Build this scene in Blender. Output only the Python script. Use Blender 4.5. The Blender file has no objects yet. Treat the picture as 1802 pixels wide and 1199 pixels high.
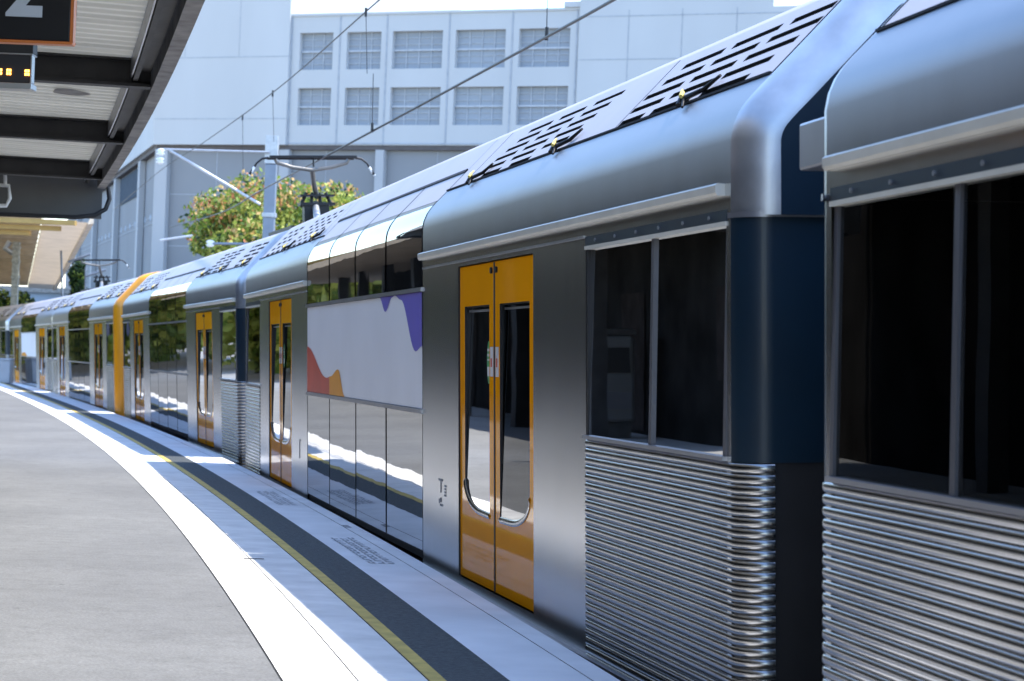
import bpy, bmesh, math, random
from mathutils import Vector, Matrix, noise as mnoise
R = math.radians
random.seed(7)
S = bpy.context.scene
COL = S.collection
G = -0.0141                      # the whole platform and track fall gently away from the camera

# ------------------------------------------------------------------ materials
MATS = {}
def new_mat(name):
    m = bpy.data.materials.new(name); m.use_nodes = True
    nt = m.node_tree; nt.nodes.clear()
    out = nt.nodes.new('ShaderNodeOutputMaterial')
    MATS[name] = m
    return m, nt, out
def nd(nt, t, **k):
    n = nt.nodes.new(t)
    for a, b in k.items():
        if a in n.inputs.keys() if hasattr(n.inputs, 'keys') else False: n.inputs[a].default_value = b
        else: setattr(n, a, b)
    return n
def setin(n, **k):
    for a, b in k.items(): n.inputs[a.replace('_', ' ')].default_value = b
def rgba(c): return (c[0], c[1], c[2], 1.0)
def pbr(name, col, rough=0.5, metal=0.0, var=0.12, scale=3.0, bump=0.0, bscale=40.0, spec=None, coat=0.0, ior=None,
        stretch=(1, 1, 1), rvar=0.0, col2=None, aniso=0.0, detail=5.0):
    m, nt, out = new_mat(name)
    b = nt.nodes.new('ShaderNodeBsdfPrincipled')
    nt.links.new(b.outputs[0], out.inputs[0])
    b.inputs['Roughness'].default_value = rough
    b.inputs['Metallic'].default_value = metal
    if coat: b.inputs['Coat Weight'].default_value = coat; b.inputs['Coat Roughness'].default_value = 0.04
    if ior: b.inputs['IOR'].default_value = ior
    if aniso: b.inputs['Anisotropic'].default_value = aniso
    tc = nt.nodes.new('ShaderNodeTexCoord'); mp = nt.nodes.new('ShaderNodeMapping')
    mp.inputs['Scale'].default_value = stretch
    nt.links.new(tc.outputs['Object'], mp.inputs[0])
    n = nt.nodes.new('ShaderNodeTexNoise'); n.inputs['Scale'].default_value = scale; n.inputs['Detail'].default_value = detail
    nt.links.new(mp.outputs[0], n.inputs['Vector'])
    r = nt.nodes.new('ShaderNodeValToRGB')
    r.color_ramp.elements[0].position = 0.3; r.color_ramp.elements[1].position = 0.7
    c2 = col2 or tuple(min(1, c * (1 + var)) for c in col)
    c1 = col if col2 else tuple(c * (1 - var) for c in col)
    r.color_ramp.elements[0].color = rgba(c1); r.color_ramp.elements[1].color = rgba(c2)
    nt.links.new(n.outputs[0], r.inputs[0]); nt.links.new(r.outputs[0], b.inputs['Base Color'])
    if rvar:
        mr = nt.nodes.new('ShaderNodeMapRange'); mr.inputs[3].default_value = max(0, rough - rvar); mr.inputs[4].default_value = rough + rvar
        nt.links.new(n.outputs[0], mr.inputs[0]); nt.links.new(mr.outputs[0], b.inputs['Roughness'])
    if bump:
        n2 = nt.nodes.new('ShaderNodeTexNoise'); n2.inputs['Scale'].default_value = bscale; n2.inputs['Detail'].default_value = 4
        nt.links.new(mp.outputs[0], n2.inputs['Vector'])
        bp = nt.nodes.new('ShaderNodeBump'); bp.inputs['Strength'].default_value = bump; bp.inputs['Distance'].default_value = 0.02
        nt.links.new(n2.outputs[0], bp.inputs['Height']); nt.links.new(bp.outputs[0], b.inputs['Normal'])
    return m

pbr('brushed_steel', (.58, .575, .57), .25, 1.0, var=.045, scale=2.2, stretch=(1, 4, .3), rvar=.02, detail=9, bump=.03, bscale=1.1)
pbr('corrugated_steel', (.35, .347, .345), .23, 1.0, var=.08, scale=3, stretch=(1, 1, 3), rvar=.03)
pbr('roof_steel', (.25, .25, .262), .40, .9, var=.10, scale=1.6, stretch=(1, 2.2, .5), rvar=.05)
pbr('roof_paint', (.41, .375, .385), .50, .08, var=.07, scale=1.6, rvar=.05)
pbr('cap_steel', (.52, .53, .55), .36, .85, var=.28, scale=3.2, rvar=.10)
pbr('gutter_paint', (.62, .585, .50), .40, .1, var=.08, scale=4)
pbr('grey_trim', (.38, .38, .41), .35, .8, var=.08)
pbr('navy_paint', (.002, .015, .030), .38, 0, var=.2, scale=2, coat=.08)
pbr('frame_dark', (.10, .10, .115), .45, .5, var=.1)
pbr('black_rubber', (.010, .010, .012), .55, 0, var=.2)
pbr('vent_dark', (.014, .015, .018), .8, 0)
pbr('underframe', (.012, .012, .014), .7, 0, var=.3)
pbr('door_orange', (.95, .355, .002), .6, 0, var=.03, scale=2, coat=.6, ior=1.02)
pbr('ring_orange', (.86, .34, .012), .30, 0, var=.05, scale=2, coat=.4)
pbr('poster_white', (.84, .84, .88), .38, 0, var=.03, scale=1.5, ior=1.3)
pbr('poster_purple', (.15, .12, .52), .38, 0, var=.05, ior=1.3)
pbr('poster_red', (.60, .09, .05), .38, 0, var=.08, ior=1.3)
pbr('poster_orange', (.80, .32, .012), .38, 0, var=.05, ior=1.3)
pbr('logo_blue', (.012, .02, .16), .3, 0)
pbr('sticker_green', (.02, .28, .07), .3, 0)
pbr('sticker_white', (.62, .60, .60), .4, 0)
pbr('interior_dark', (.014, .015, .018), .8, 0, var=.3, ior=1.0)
pbr('pole_pale', (.70, .72, .72), .35, .1)
pbr('seat_fabric', (.03, .04, .13), .8, 0, var=.3)
pbr('seat_red', (.30, .03, .03), .8, 0)
pbr('grab_yellow', (.62, .70, .10), .35, 0)
pbr('rope_yellow', (.58, .47, .13), .7, 0)
pbr('black_iron', (.02, .02, .022), .5, .6)
pbr('galvanised', (.42, .44, .47), .45, .7, var=.15, scale=6)
pbr('mast_paint', (.20, .235, .29), .5, .3, var=.1)
pbr('insulator_white', (.80, .80, .80), .3, 0)
pbr('pan_grey', (.17, .165, .16), .4, .6, var=.2)
pbr('tube_grey', (.50, .52, .55), .45, .3)
pbr('wire', (.03, .032, .036), .5, .7)
pbr('white_concrete', (.72, .715, .70), .85, 0, var=.13, scale=3.5, detail=9, bump=.15, bscale=60)
pbr('coping', (.72, .73, .76), .8, 0, var=.10, scale=2.0, bump=.12, bscale=70, detail=8)
pbr('yellow_line', (.52, .38, .08), .75, 0, var=.22, scale=9, bump=.15, bscale=80)
pbr('tactile_dark', (.035, .042, .046), .85, 0, col2=(.075, .085, .09), scale=38, bump=.5, bscale=90, detail=3)
pbr('joint_dark', (.03, .03, .03), .9, 0)
pbr('stencil_grey', (.30, .31, .34), .85, 0, var=.4, scale=30)
pbr('ballast', (.16, .145, .13), .95, 0, var=.5, scale=14, bump=.8, bscale=20)
pbr('platform_face', (.22, .21, .20), .9, 0, var=.3)
pbr('canopy_sheet', (.60, .575, .50), .55, 0, var=.14, scale=2.2, stretch=(.25, 1.5, 1))
pbr('canopy_steel', (.040, .038, .037), .6, .2, var=.35, scale=3, bump=.1, bscale=30)
pbr('canopy_fascia', (.34, .32, .30), .75, .0, var=.35, scale=5, bump=.15, bscale=25)
pbr('canopy_end', (.10, .098, .095), .7, 0, var=.12, scale=1.5)
pbr('canopy_top', (.35, .33, .29), .7, 0, var=.2)
pbr('far_canopy_sheet', (.74, .62, .44), .7, 0, var=.06)
pbr('far_canopy_edge', (.62, .52, .40), .8, 0, var=.12, scale=1.5)
pbr('deck_brown', (.24, .18, .115), .7, 0, var=.2, scale=2)
pbr('far_canopy_rib', (.34, .28, .20), .8, 0)
pbr('cream_beam', (.40, .25, .07), .6, 0, var=.12, scale=3)
pbr('grey_column', (.30, .31, .28), .9, 0, var=.3, scale=9, bump=.3, bscale=30)
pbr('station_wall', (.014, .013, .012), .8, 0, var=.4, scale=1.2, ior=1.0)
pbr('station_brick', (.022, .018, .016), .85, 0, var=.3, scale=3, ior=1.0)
pbr('sign_black', (.004, .005, .009), .35, 0, var=.1)
pbr('sign_orange', (.62, .17, .035), .45, 0, var=.08)
pbr('sign_digit', (.52, .56, .62), .45, 0, var=.04)
pbr('led_case', (.045, .045, .048), .5, .2, var=.1)
pbr('led_bezel', (.46, .46, .45), .4, .5)
pbr('facade_light', (.46, .475, .485), .85, 0, var=.05, scale=.22, stretch=(1, 1, .35), detail=9)
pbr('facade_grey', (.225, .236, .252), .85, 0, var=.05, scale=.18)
pbr('facade_pillar', (.38, .395, .415), .8, 0, var=.05, scale=.2)
pbr('facade_seam', (.34, .37, .41), .9, 0)
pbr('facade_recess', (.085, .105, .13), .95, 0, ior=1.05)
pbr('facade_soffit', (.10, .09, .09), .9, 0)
pbr('glazing_bar', (.38, .41, .45), .6, 0)
pbr('bark', (.09, .065, .045), .9, 0, var=.4, scale=6, bump=.5, bscale=14)
pbr('leaf_green', (.19, .27, .045), .5, 0, var=.35, scale=2.5)
pbr('leaf_light', (.45, .47, .10), .5, 0, var=.25, scale=2.5)
pbr('leaf_dark', (.018, .05, .014), .6, 0, var=.4, scale=3)
pbr('flower_red', (.60, .23, .11), .6, 0, var=.25, scale=3)
pbr('flower_orange', (.66, .42, .16), .6, 0, var=.25, scale=3)
pbr('bin_grey', (.38, .40, .44), .5, .1, var=.06)
pbr('far_blue', (.36, .44, .55), .7, 0, var=.1, scale=.5)

def leafy(m, k=.4):                       # light also passes through leaves
    nt = m.node_tree
    b = next(n for n in nt.nodes if n.type == 'BSDF_PRINCIPLED')
    out = next(n for n in nt.nodes if n.type == 'OUTPUT_MATERIAL')
    col = b.inputs['Base Color'].links[0].from_socket
    t = nt.nodes.new('ShaderNodeBsdfTranslucent'); nt.links.new(col, t.inputs[0])
    mx = nt.nodes.new('ShaderNodeMixShader'); mx.inputs[0].default_value = k
    nt.links.new(b.outputs[0], mx.inputs[1]); nt.links.new(t.outputs[0], mx.inputs[2]); nt.links.new(mx.outputs[0], out.inputs[0])
for k in ('leaf_green', 'leaf_light', 'leaf_dark', 'flower_red', 'flower_orange'): leafy(MATS[k])
for k in ('far_canopy_sheet', 'far_canopy_edge'): leafy(MATS[k], .20)
leafy(MATS['canopy_sheet'], .10)

def glass(name, tint, ior, wav, see=True):
    m, nt, out = new_mat(name)
    gl = nt.nodes.new('ShaderNodeBsdfGlossy'); gl.inputs['Roughness'].default_value = .012; gl.inputs['Color'].default_value = (1, 1, 1, 1)
    fr = nt.nodes.new('ShaderNodeFresnel'); fr.inputs['IOR'].default_value = ior
    tc = nt.nodes.new('ShaderNodeTexCoord')
    n = nt.nodes.new('ShaderNodeTexNoise'); n.inputs['Scale'].default_value = 1.3; n.inputs['Detail'].default_value = 1.5
    mp = nt.nodes.new('ShaderNodeMapping'); mp.inputs['Scale'].default_value = (1, .9, 1.6)
    nt.links.new(tc.outputs['Object'], mp.inputs[0]); nt.links.new(mp.outputs[0], n.inputs['Vector'])
    bp = nt.nodes.new('ShaderNodeBump'); bp.inputs['Strength'].default_value = wav; bp.inputs['Distance'].default_value = .02
    nt.links.new(n.outputs[0], bp.inputs['Height'])
    nt.links.new(bp.outputs[0], gl.inputs['Normal']); nt.links.new(bp.outputs[0], fr.inputs['Normal'])
    if see:
        d = nt.nodes.new('ShaderNodeBsdfTransparent'); d.inputs[0].default_value = rgba(tint)
    else:
        d = nt.nodes.new('ShaderNodeBsdfDiffuse'); d.inputs[0].default_value = rgba(tint)
    mx = nt.nodes.new('ShaderNodeMixShader')
    nt.links.new(fr.outputs[0], mx.inputs[0]); nt.links.new(d.outputs[0], mx.inputs[1]); nt.links.new(gl.outputs[0], mx.inputs[2])
    nt.links.new(mx.outputs[0], out.inputs[0])
glass('tinted_glass', (.26, .29, .32), 1.40, .03)
glass('mirror_glass', (.010, .012, .014), 16.0, .075, see=False)
glass('deck_glass', (.010, .012, .014), 2.1, .06, see=False)
glass('facade_glass', (.27, .30, .34), 1.12, .02, see=False)

def emit(name, col, st):
    m, nt, out = new_mat(name)
    e = nt.nodes.new('ShaderNodeEmission'); e.inputs[0].default_value = rgba(col); e.inputs[1].default_value = st
    nt.links.new(e.outputs[0], out.inputs[0])
glass('facade_blind', (.29, .325, .37), 1.1, .02, see=False)
emit('led_amber', (1.0, .36, .05), 3.0)

def asphalt():
    m, nt, out = new_mat('asphalt')
    b = nt.nodes.new('ShaderNodeBsdfPrincipled'); nt.links.new(b.outputs[0], out.inputs[0]); b.inputs['Roughness'].default_value = .9
    tc = nt.nodes.new('ShaderNodeTexCoord')
    def noise(sc, det, st=(1, 1, 1)):
        mp = nt.nodes.new('ShaderNodeMapping'); mp.inputs['Scale'].default_value = st
        nt.links.new(tc.outputs['Object'], mp.inputs[0])
        n = nt.nodes.new('ShaderNodeTexNoise'); n.inputs['Scale'].default_value = sc; n.inputs['Detail'].default_value = det
        nt.links.new(mp.outputs[0], n.inputs['Vector']); return n
    fine = noise(70, 3); big = noise(.55, 6, (1.4, .7, 1)); mid = noise(9, 6)
    def ramp(src, a, c1, c, c2):
        r = nt.nodes.new('ShaderNodeValToRGB'); r.color_ramp.elements[0].position = a; r.color_ramp.elements[1].position = c
        r.color_ramp.elements[0].color = rgba(c1); r.color_ramp.elements[1].color = rgba(c2); nt.links.new(src.outputs[0], r.inputs[0]); return r
    base = ramp(fine, .3, (.132, .134, .136), .7, (.204, .206, .208))
    blot = ramp(big, .35, (.84, .84, .84), .66, (1.06, 1.06, 1.05))
    spot = ramp(mid, .30, (.86, .86, .85), .55, (1, 1, 1))
    vo = nt.nodes.new('ShaderNodeTexVoronoi'); vo.inputs['Scale'].default_value = 2.3; nt.links.new(tc.outputs['Object'], vo.inputs['Vector'])
    gum = nt.nodes.new('ShaderNodeValToRGB'); gum.color_ramp.elements[0].position = .035; gum.color_ramp.elements[1].position = .055
    gum.color_ramp.elements[0].color = (.62, .62, .62, 1); gum.color_ramp.elements[1].color = (1, 1, 1, 1); nt.links.new(vo.outputs['Distance'], gum.inputs[0])
    streak = ramp(noise(1.2, 8, (.25, 2.2, 1)), .38, (.955, .955, .955), .62, (1.015, 1.015, 1.015))
    last = base
    for k in (blot, spot, gum, streak):
        mx = nt.nodes.new('ShaderNodeMix'); mx.data_type = 'RGBA'; mx.blend_type = 'MULTIPLY'; mx.inputs[0].default_value = 1
        nt.links.new(last.outputs[0] if last is base else last.outputs[2], mx.inputs[6]); nt.links.new(k.outputs[0], mx.inputs[7]); last = mx
    nt.links.new(last.outputs[2], b.inputs['Base Color'])
    bp = nt.nodes.new('ShaderNodeBump'); bp.inputs['Strength'].default_value = .35; bp.inputs['Distance'].default_value = .008
    nt.links.new(fine.outputs[0], bp.inputs['Height']); nt.links.new(bp.outputs[0], b.inputs['Normal'])
asphalt()

# ------------------------------------------------------------------ mesh helpers
class MB:
    def __init__(self): self.v = []; self.f = []; self.mi = []; self.mats = []; self.sm = []
    def m(self, name):
        if name not in self.mats: self.mats.append(name)
        return self.mats.index(name)
    def face(self, pts, mat, smooth=False):
        b = len(self.v); self.v += [tuple(p) for p in pts]
        self.f.append(tuple(range(b, b + len(pts)))); self.mi.append(self.m(mat)); self.sm.append(smooth)
    def grid(self, rows, mat, smooth=True, close=False):
        b = len(self.v); nr = len(rows); nc = len(rows[0]); k = self.m(mat)
        for r in rows: self.v += [tuple(p) for p in r]
        for i in range(nr - 1):
            for j in range(nc if close else nc - 1):
                j2 = (j + 1) % nc
                self.f.append((b + i * nc + j, b + i * nc + j2, b + (i + 1) * nc + j2, b + (i + 1) * nc + j)); self.mi.append(k); self.sm.append(smooth)
    def box(self, x0, x1, y0, y1, z0, z1, mat, T=None, bev=0.0):
        P = [(x0, y0, z0), (x1, y0, z0), (x1, y1, z0), (x0, y1, z0), (x0, y0, z1), (x1, y0, z1), (x1, y1, z1), (x0, y1, z1)]
        if T: P = [T(*p) for p in P]
        b = len(self.v); self.v += [tuple(p) for p in P]; k = self.m(mat)
        for f in ((0, 3, 2, 1), (4, 5, 6, 7), (0, 1, 5, 4), (1, 2, 6, 5), (2, 3, 7, 6), (3, 0, 4, 7)):
            self.f.append(tuple(b + i for i in f)); self.mi.append(k); self.sm.append(False)
    def tube(self, pts, r, mat, n=8, caps=True):
        pts = [Vector(p) for p in pts]; rows = []
        rr = r if isinstance(r, (list, tuple)) else [r] * len(pts)
        up = None
        for i, p in enumerate(pts):
            d = (pts[min(i + 1, len(pts) - 1)] - pts[max(i - 1, 0)]).normalized()
            a = Vector((0, 0, 1)) if abs(d.z) < .9 else Vector((1, 0, 0))
            if up is None: up = (a - d * a.dot(d)).normalized()
            else: up = (up - d * up.dot(d)).normalized()
            s = d.cross(up)
            rows.append([p + (up * math.cos(2 * math.pi * k / n) + s * math.sin(2 * math.pi * k / n)) * rr[i] for k in range(n)])
        self.grid(rows, mat, True, True)
        if caps: self.face(rows[0][::-1], mat); self.face(rows[-1], mat)
    def mesh(self, name):
        me = bpy.data.meshes.new(name); me.from_pydata([tuple(p) for p in self.v], [], self.f)
        for k in self.mats: me.materials.append(MATS[k])
        me.polygons.foreach_set('material_index', self.mi); me.polygons.foreach_set('use_smooth', self.sm)
        me.update(); return me
    def build(self, name, parent=None, M=None, fix=False):
        me = self.mesh(name)
        if fix:
            bm = bmesh.new(); bm.from_mesh(me); bmesh.ops.remove_doubles(bm, verts=bm.verts, dist=1e-5)
            bmesh.ops.recalc_face_normals(bm, faces=bm.faces); bm.to_mesh(me); bm.free()
        return link(name, me, parent, M)
def link(name, data, parent=None, M=None):
    o = bpy.data.objects.new(name, data); COL.objects.link(o)
    if parent: o.parent = parent
    if M is not None: o.matrix_local = M
    return o
def tag(o, label=None, cat=None, group=None, kind=None):
    if label: o['label'] = label
    if cat: o['category'] = cat
    if group: o['group'] = group
    if kind: o['kind'] = kind
    return o
def empty(name, M, label, cat, group=None):
    o = bpy.data.objects.new(name, None); COL.objects.link(o); o.empty_display_size = .3
    o.matrix_world = M
    return tag(o, label, cat, group)
def bevel(o, w=.01, seg=2):
    b = o.modifiers.new('bevel', 'BEVEL'); b.width = w; b.segments = seg; b.limit_method = 'ANGLE'
    return o

# ------------------------------------------------------------------ the line the platform edge follows
def ex(y):
    if y <= 78: return 2.19397 - .162083 * y - 1.590089e-3 * y * y + 7.575953e-6 * y ** 3
    b = -.162083 - 2 * 1.590089e-3 * 78 + 3 * 7.575953e-6 * 78 ** 2
    return ex(78) + (b - .012) * (y - 78) - .0009 * (y - 78) ** 2
def pp(y, off, h=0.0):                                   # point beside the platform edge: off to the left, h above the paving
    sl = (ex(y + .5) - ex(y - .5)); L = math.hypot(1, sl)
    x = ex(y) - off / L; yy = y - off * (-sl) / L * -1
    # left normal of direction (sl,1) is (-1,sl)
    x = ex(y) - off / L; yy = y + off * sl / L
    return (x, yy, h + G * yy)
YS = [-16 + 1.0 * i for i in range(0, 157)]
def strip(name, o1, o2, mat, h=0.0, y0=-16, y1=140, step=1.0, drop=None, kind='structure', label=None):
    mb = MB(); n = int((y1 - y0) / step)
    ys = [y0 + (y1 - y0) * i / n for i in range(n + 1)]
    mb.grid([[pp(y, o2, h), pp(y, o1, h)] for y in ys], mat, False)
    if drop:
        for o in (o1, o2):
            mb.grid([[pp(y, o, h), pp(y, o, h - drop)] for y in ys], mat, False)
    ob = mb.build(name, fix=False)
    return tag(ob, label, None, None, kind)
strip('platform_coping', 0, .118, 'coping', 0)
strip('platform_coping', .124, .48, 'coping', 0)
strip('coping_groove', .118, .124, 'joint_dark', -.004)
strip('dark_strip', .48, .752, 'tactile_dark', -.001)
strip('yellow_line', .752, .822, 'yellow_line', .002)
strip('white_paving', .828, 1.116, 'white_concrete', 0)
strip('paving_joint', .822, .828, 'joint_dark', -.004)
strip('paving_joint', 1.116, 1.123, 'joint_dark', -.004)
strip('white_paving', 1.123, 1.425, 'white_concrete', 0)
strip('paving_joint', 1.425, 1.434, 'joint_dark', -.005)
strip('platform', 1.434, 12, 'asphalt', -.003)
mb = MB(); mb.grid([[pp(y, 0, 0), pp(y, 0.02, -.14), pp(y, .16, -.15), pp(y, .18, -1.12)] for y in YS], 'platform_face', False)
tag(mb.build('platform_wall'), None, None, None, 'structure')
mb = MB()
mb.face([(-500, -120, -1.12 + G * -120), (500, -120, -1.12 + G * -120), (500, 900, -1.12 + G * 900), (-500, 900, -1.12 + G * 900)], 'ballast')
tag(mb.build('ground'), None, None, None, 'structure')

# little stencilled marks, a drain slot and a stud on the paving
def mark(name, y, o, w, l, mat, h=.0025, rows=None, label=None, cat=None, group=None):
    mb = MB()
    for (a, b, c, d) in rows or [(0, 1, 0, 1)]:
        ys = (y + l * a, y + l * b); os_ = (o + w * c, o + w * d)
        mb.face([pp(ys[0], os_[0], h), pp(ys[1], os_[0], h), pp(ys[1], os_[1], h), pp(ys[0], os_[1], h)], mat)
    return tag(mb.build(name), label, cat, group, 'structure')
def stencil(y, lab):
    rows = []; rnd = random.Random(int(y * 10))
    for line, (c0, c1) in enumerate([(0, .26), (.37, .63), (.74, 1)]):
        t = 0.02
        while t < .97:
            w = rnd.choice((.035, .05, .06)); k = rnd.random()
            rows.append((t, t + .014, c0, c1))
            if k < .7: rows.append((t + .014, t + w, c0, c0 + (c1 - c0) * .28))
            if k > .3: rows.append((t + .014, t + w, c1 - (c1 - c0) * .28, c1))
            t += w + .022
    mark('painted_stencil', y, .20, .17, 2.0, 'stencil_grey', rows=rows)
stencil(14.6, ''); stencil(20.0, '')
mark('drain_slot', 14.75, 1.03, .13, .05, 'joint_dark')
mark('painted_dot', 17.6, .07, .05, .25, 'stencil_grey')

# ------------------------------------------------------------------ train carriages
# local frame: lat = distance in from the platform-side wall, s = along (+ = far), h = height above platform
K = .04
def V(lat, s, h): return Vector((lat - 1.5, s, h + .2))
PROF = [(0, 2.03), (0, 2.19), (.012, 2.25), (.034, 2.30), (.058, 2.335), (.08, 2.36), (.105, 2.387), (.13, 2.412), (.17, 2.452)]
FAC0, FAC1 = (.17, 2.452), (.515, 2.805)
TOP = [(.515, 2.805), (.56, 2.838), (.62, 2.862), (.72, 2.892), (.85, 2.918), (1.1, 2.945), (1.5, 2.955)]
def mirror(P): return [(3 - a, b) for a, b in P[::-1]]
HALF = PROF + [FAC1] + TOP[1:]
FULL = HALF + mirror(HALF)[1:]
CACHE = {}
def cached(key, fn):
    if key not in CACHE: CACHE[key] = fn().mesh(key[0])
    return CACHE[key]
def part(name, parent, key, fn, label=None):
    o = link(name, cached((name,) + key, fn), parent)
    if label: o['label'] = label
    return o

def profile_strip(mb, prof, s0, s1, mat, n=1):
    mb.grid([[V(a, s0 + (s1 - s0) * i / n, b) for a, b in prof] for i in range(n + 1)], mat, True)
def panel(mb, s0, s1, h0, h1, mat, lat=0.0, holes=(), ds=None):
    ss = sorted({s0, s1} | {x for H in holes for x in H[:2]}); hh = sorted({h0, h1} | {x for H in holes for x in H[2:]})
    for i in range(len(ss) - 1):
        for j in range(len(hh) - 1):
            a, b, c, d = ss[i], ss[i + 1], hh[j], hh[j + 1]
            if any(H[0] <= a + 1e-6 and b <= H[1] + 1e-6 and H[2] <= c + 1e-6 and d <= H[3] + 1e-6 for H in holes): continue
            mb.face([V(lat, a, c), V(lat, a, d), V(lat, b, d), V(lat, b, c)], mat)

D0, D1, DM = 4.392, 6.48, 5.43            # doorway
MID = 3.13
RC = .13                                  # corner radius of the carriage end

def leaf_outline(inner_s, outer_s, dirn):
    """glass outline of a door leaf: square at top, outer bottom corner cut by a wide curve"""
    top, bi, bo = 1.65, .441, .60
    pts = [(inner_s, top), (inner_s, bi)]
    n = 10
    flat = inner_s + (outer_s - inner_s) * .35
    pts.append((flat, bi + .004))
    for i in range(1, n + 1):
        t = i / n * math.pi / 2
        pts.append((flat + (outer_s - flat) * math.sin(t), bi + .004 + (bo - bi) * (1 - math.cos(t))))
    pts.append((outer_s, top))
    return pts
def ringfill(mb, outer, inner, lat, mat):
    bm = bmesh.new()
    def loop(P):
        vs = [bm.verts.new((0, a, b)) for a, b in P]
        return [bm.edges.new((vs[i], vs[(i + 1) % len(vs)])) for i in range(len(vs))]
    E = loop(outer) + loop(inner)
    bmesh.ops.triangle_fill(bm, edges=E, use_beauty=True)
    for f in bm.faces: mb.face([V(lat, v.co.y, v.co.z) for v in f.verts], mat)
    bm.free()

def door_leaf(car, sgn, inner):
    """sgn: near (-1) or far (+1) doorway; inner: True = leaf nearer the carriage middle"""
    a, b = (D0, DM - .008) if inner else (DM + .008, D1)
    if inner: gi, go = DM - .15, D0 + .15                    # glass edge by the meeting stile / by the post
    else: gi, go = DM + .14, D1 - .14
    a, b, gi, go = a * sgn, b * sgn, gi * sgn, go * sgn
    lo, hi = min(a, b), max(a, b)
    out = [(lo, .005), (hi, .005), (hi, 1.893), (lo, 1.893)]
    inn = leaf_outline(gi, go, 1)
    LAT = .012
    def leaf():
        mb = MB(); ringfill(mb, out, inn, LAT, 'door_orange')
        n = len(out)
        for i in range(n):
            p, q = out[i], out[(i + 1) % n]
            mb.face([V(LAT, *p), V(LAT, *q), V(LAT + .05, *q), V(LAT + .05, *p)], 'door_orange')
        return mb
    L = part('door_leaf', car, (sgn, inner), leaf)
    def frame():
        mb = MB(); n = len(inn)
        cx = sum(p[0] for p in inn) / n; 
        for i in range(n):
            p, q = inn[i], inn[(i + 1) % n]
            mb.face([V(LAT, *p), V(LAT, *q), V(LAT + .036, *q), V(LAT + .036, *p)], 'black_rubber')
        # black border on the glass
        def shr(p): return (cx + (p[0] - cx) *   .95, 1.045 + (p[1] - 1.045) * .985)
        for i in range(n):
            p, q = inn[i], inn[(i + 1) % n]
            mb.face([V(LAT + .010, *p), V(LAT + .010, *q), V(LAT + .010, *shr(q)), V(LAT + .010, *shr(p))], 'black_rubber')
        return mb
    part('window_frame', L, (sgn, inner, 'd'), frame)
    def trim():
        mb = MB(); low = [p for p in inn if p[1] < .62]
        rows = []
        for i, (s_, h_) in enumerate(low):
            rows.append([V(LAT - .003, s_, h_ - .032), V(LAT - .010, s_, h_ - .012), V(LAT + .002, s_, h_ + .004)])
        mb.grid(rows, 'brushed_steel', True)
        return mb
    part('window_trim', L, (sgn, inner), trim)
    def bar():
        mb = MB(); y = 1.615
        mb.box(min(gi, go) + .05, max(gi, go) - .05, 0, 1, 0, 1, 'grey_trim', T=lambda x, yy, zz: V(LAT + .018 + .004 * yy, x, y + .012 * zz))
        return mb
    part('shade_rail', L, (sgn, inner), bar)
    def pane():
        mb = MB(); mb.face([V(LAT + .016 + .020 * (p[1] - 1.045), *p) for p in inn], 'tinted_glass'); return mb
    part('door_glass', L, (sgn, inner), pane)
    def stick():
        mb = MB(); s0 = (gi + (a if abs(a) > 5.4 and inner is False else b)) / 2 if False else gi - (.10 if inner else -.07) * sgn * -1
        s0 = DM * sgn - (.075 if inner else -.075) * sgn
        mb.box(s0 - .04, s0 + .04, 0, 1, 0, 1, 'sticker_white', T=lambda x, yy, zz: V(LAT - .003 + .002 * yy, x, 1.235 + .17 * zz))
        mb.box(s0 - .012 * 1, s0 + .018, 0, 1, 0, 1, 'poster_red', T=lambda x, yy, zz: V(LAT - .005 + .002 * yy, x, 1.29 + .05 * zz))
        return mb
    part('sticker', L, (sgn, inner), stick)
    def bolt():
        mb = MB(); s0 = DM * sgn - (.07 if inner else -.07) * sgn
        mb.tube([V(LAT - .012, s0, 1.845), V(LAT + .01, s0, 1.845)], .018, 'black_iron', 10); return mb
    part('bolt', L, (sgn, inner), bolt)
    if inner:
        def seal():
            mb = MB(); mb.box(DM * sgn - .014, DM * sgn + .014, 0, 1, 0, 1, 'black_rubber', T=lambda x, yy, zz: V(LAT - .004 + .045 * yy, x, .006 + 1.885 * zz)); return mb
        part('door_seal', L, (sgn,), seal)
    if inner:
        def oval():
            mb = MB(); s0 = (DM - .215) * sgn
            mb.face([V(LAT + .010, s0 + .055 * math.cos(t), 1.315 + .125 * math.sin(t)) for t in [2 * math.pi * i / 24 for i in range(24)]], 'sticker_green')
            for k, (h0, h1) in enumerate([(1.38, 1.395), (1.35, 1.365), (1.325, 1.335), (1.235, 1.29)]):
                mb.box(s0 - .035, s0 + .035, 0, 1, 0, 1, 'sticker_white', T=lambda x, yy, zz: V(LAT + .008 + .001 * yy, x, h0 + (h1 - h0) * zz))
            return mb
        part('green_label', L, (sgn,), oval)

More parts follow.
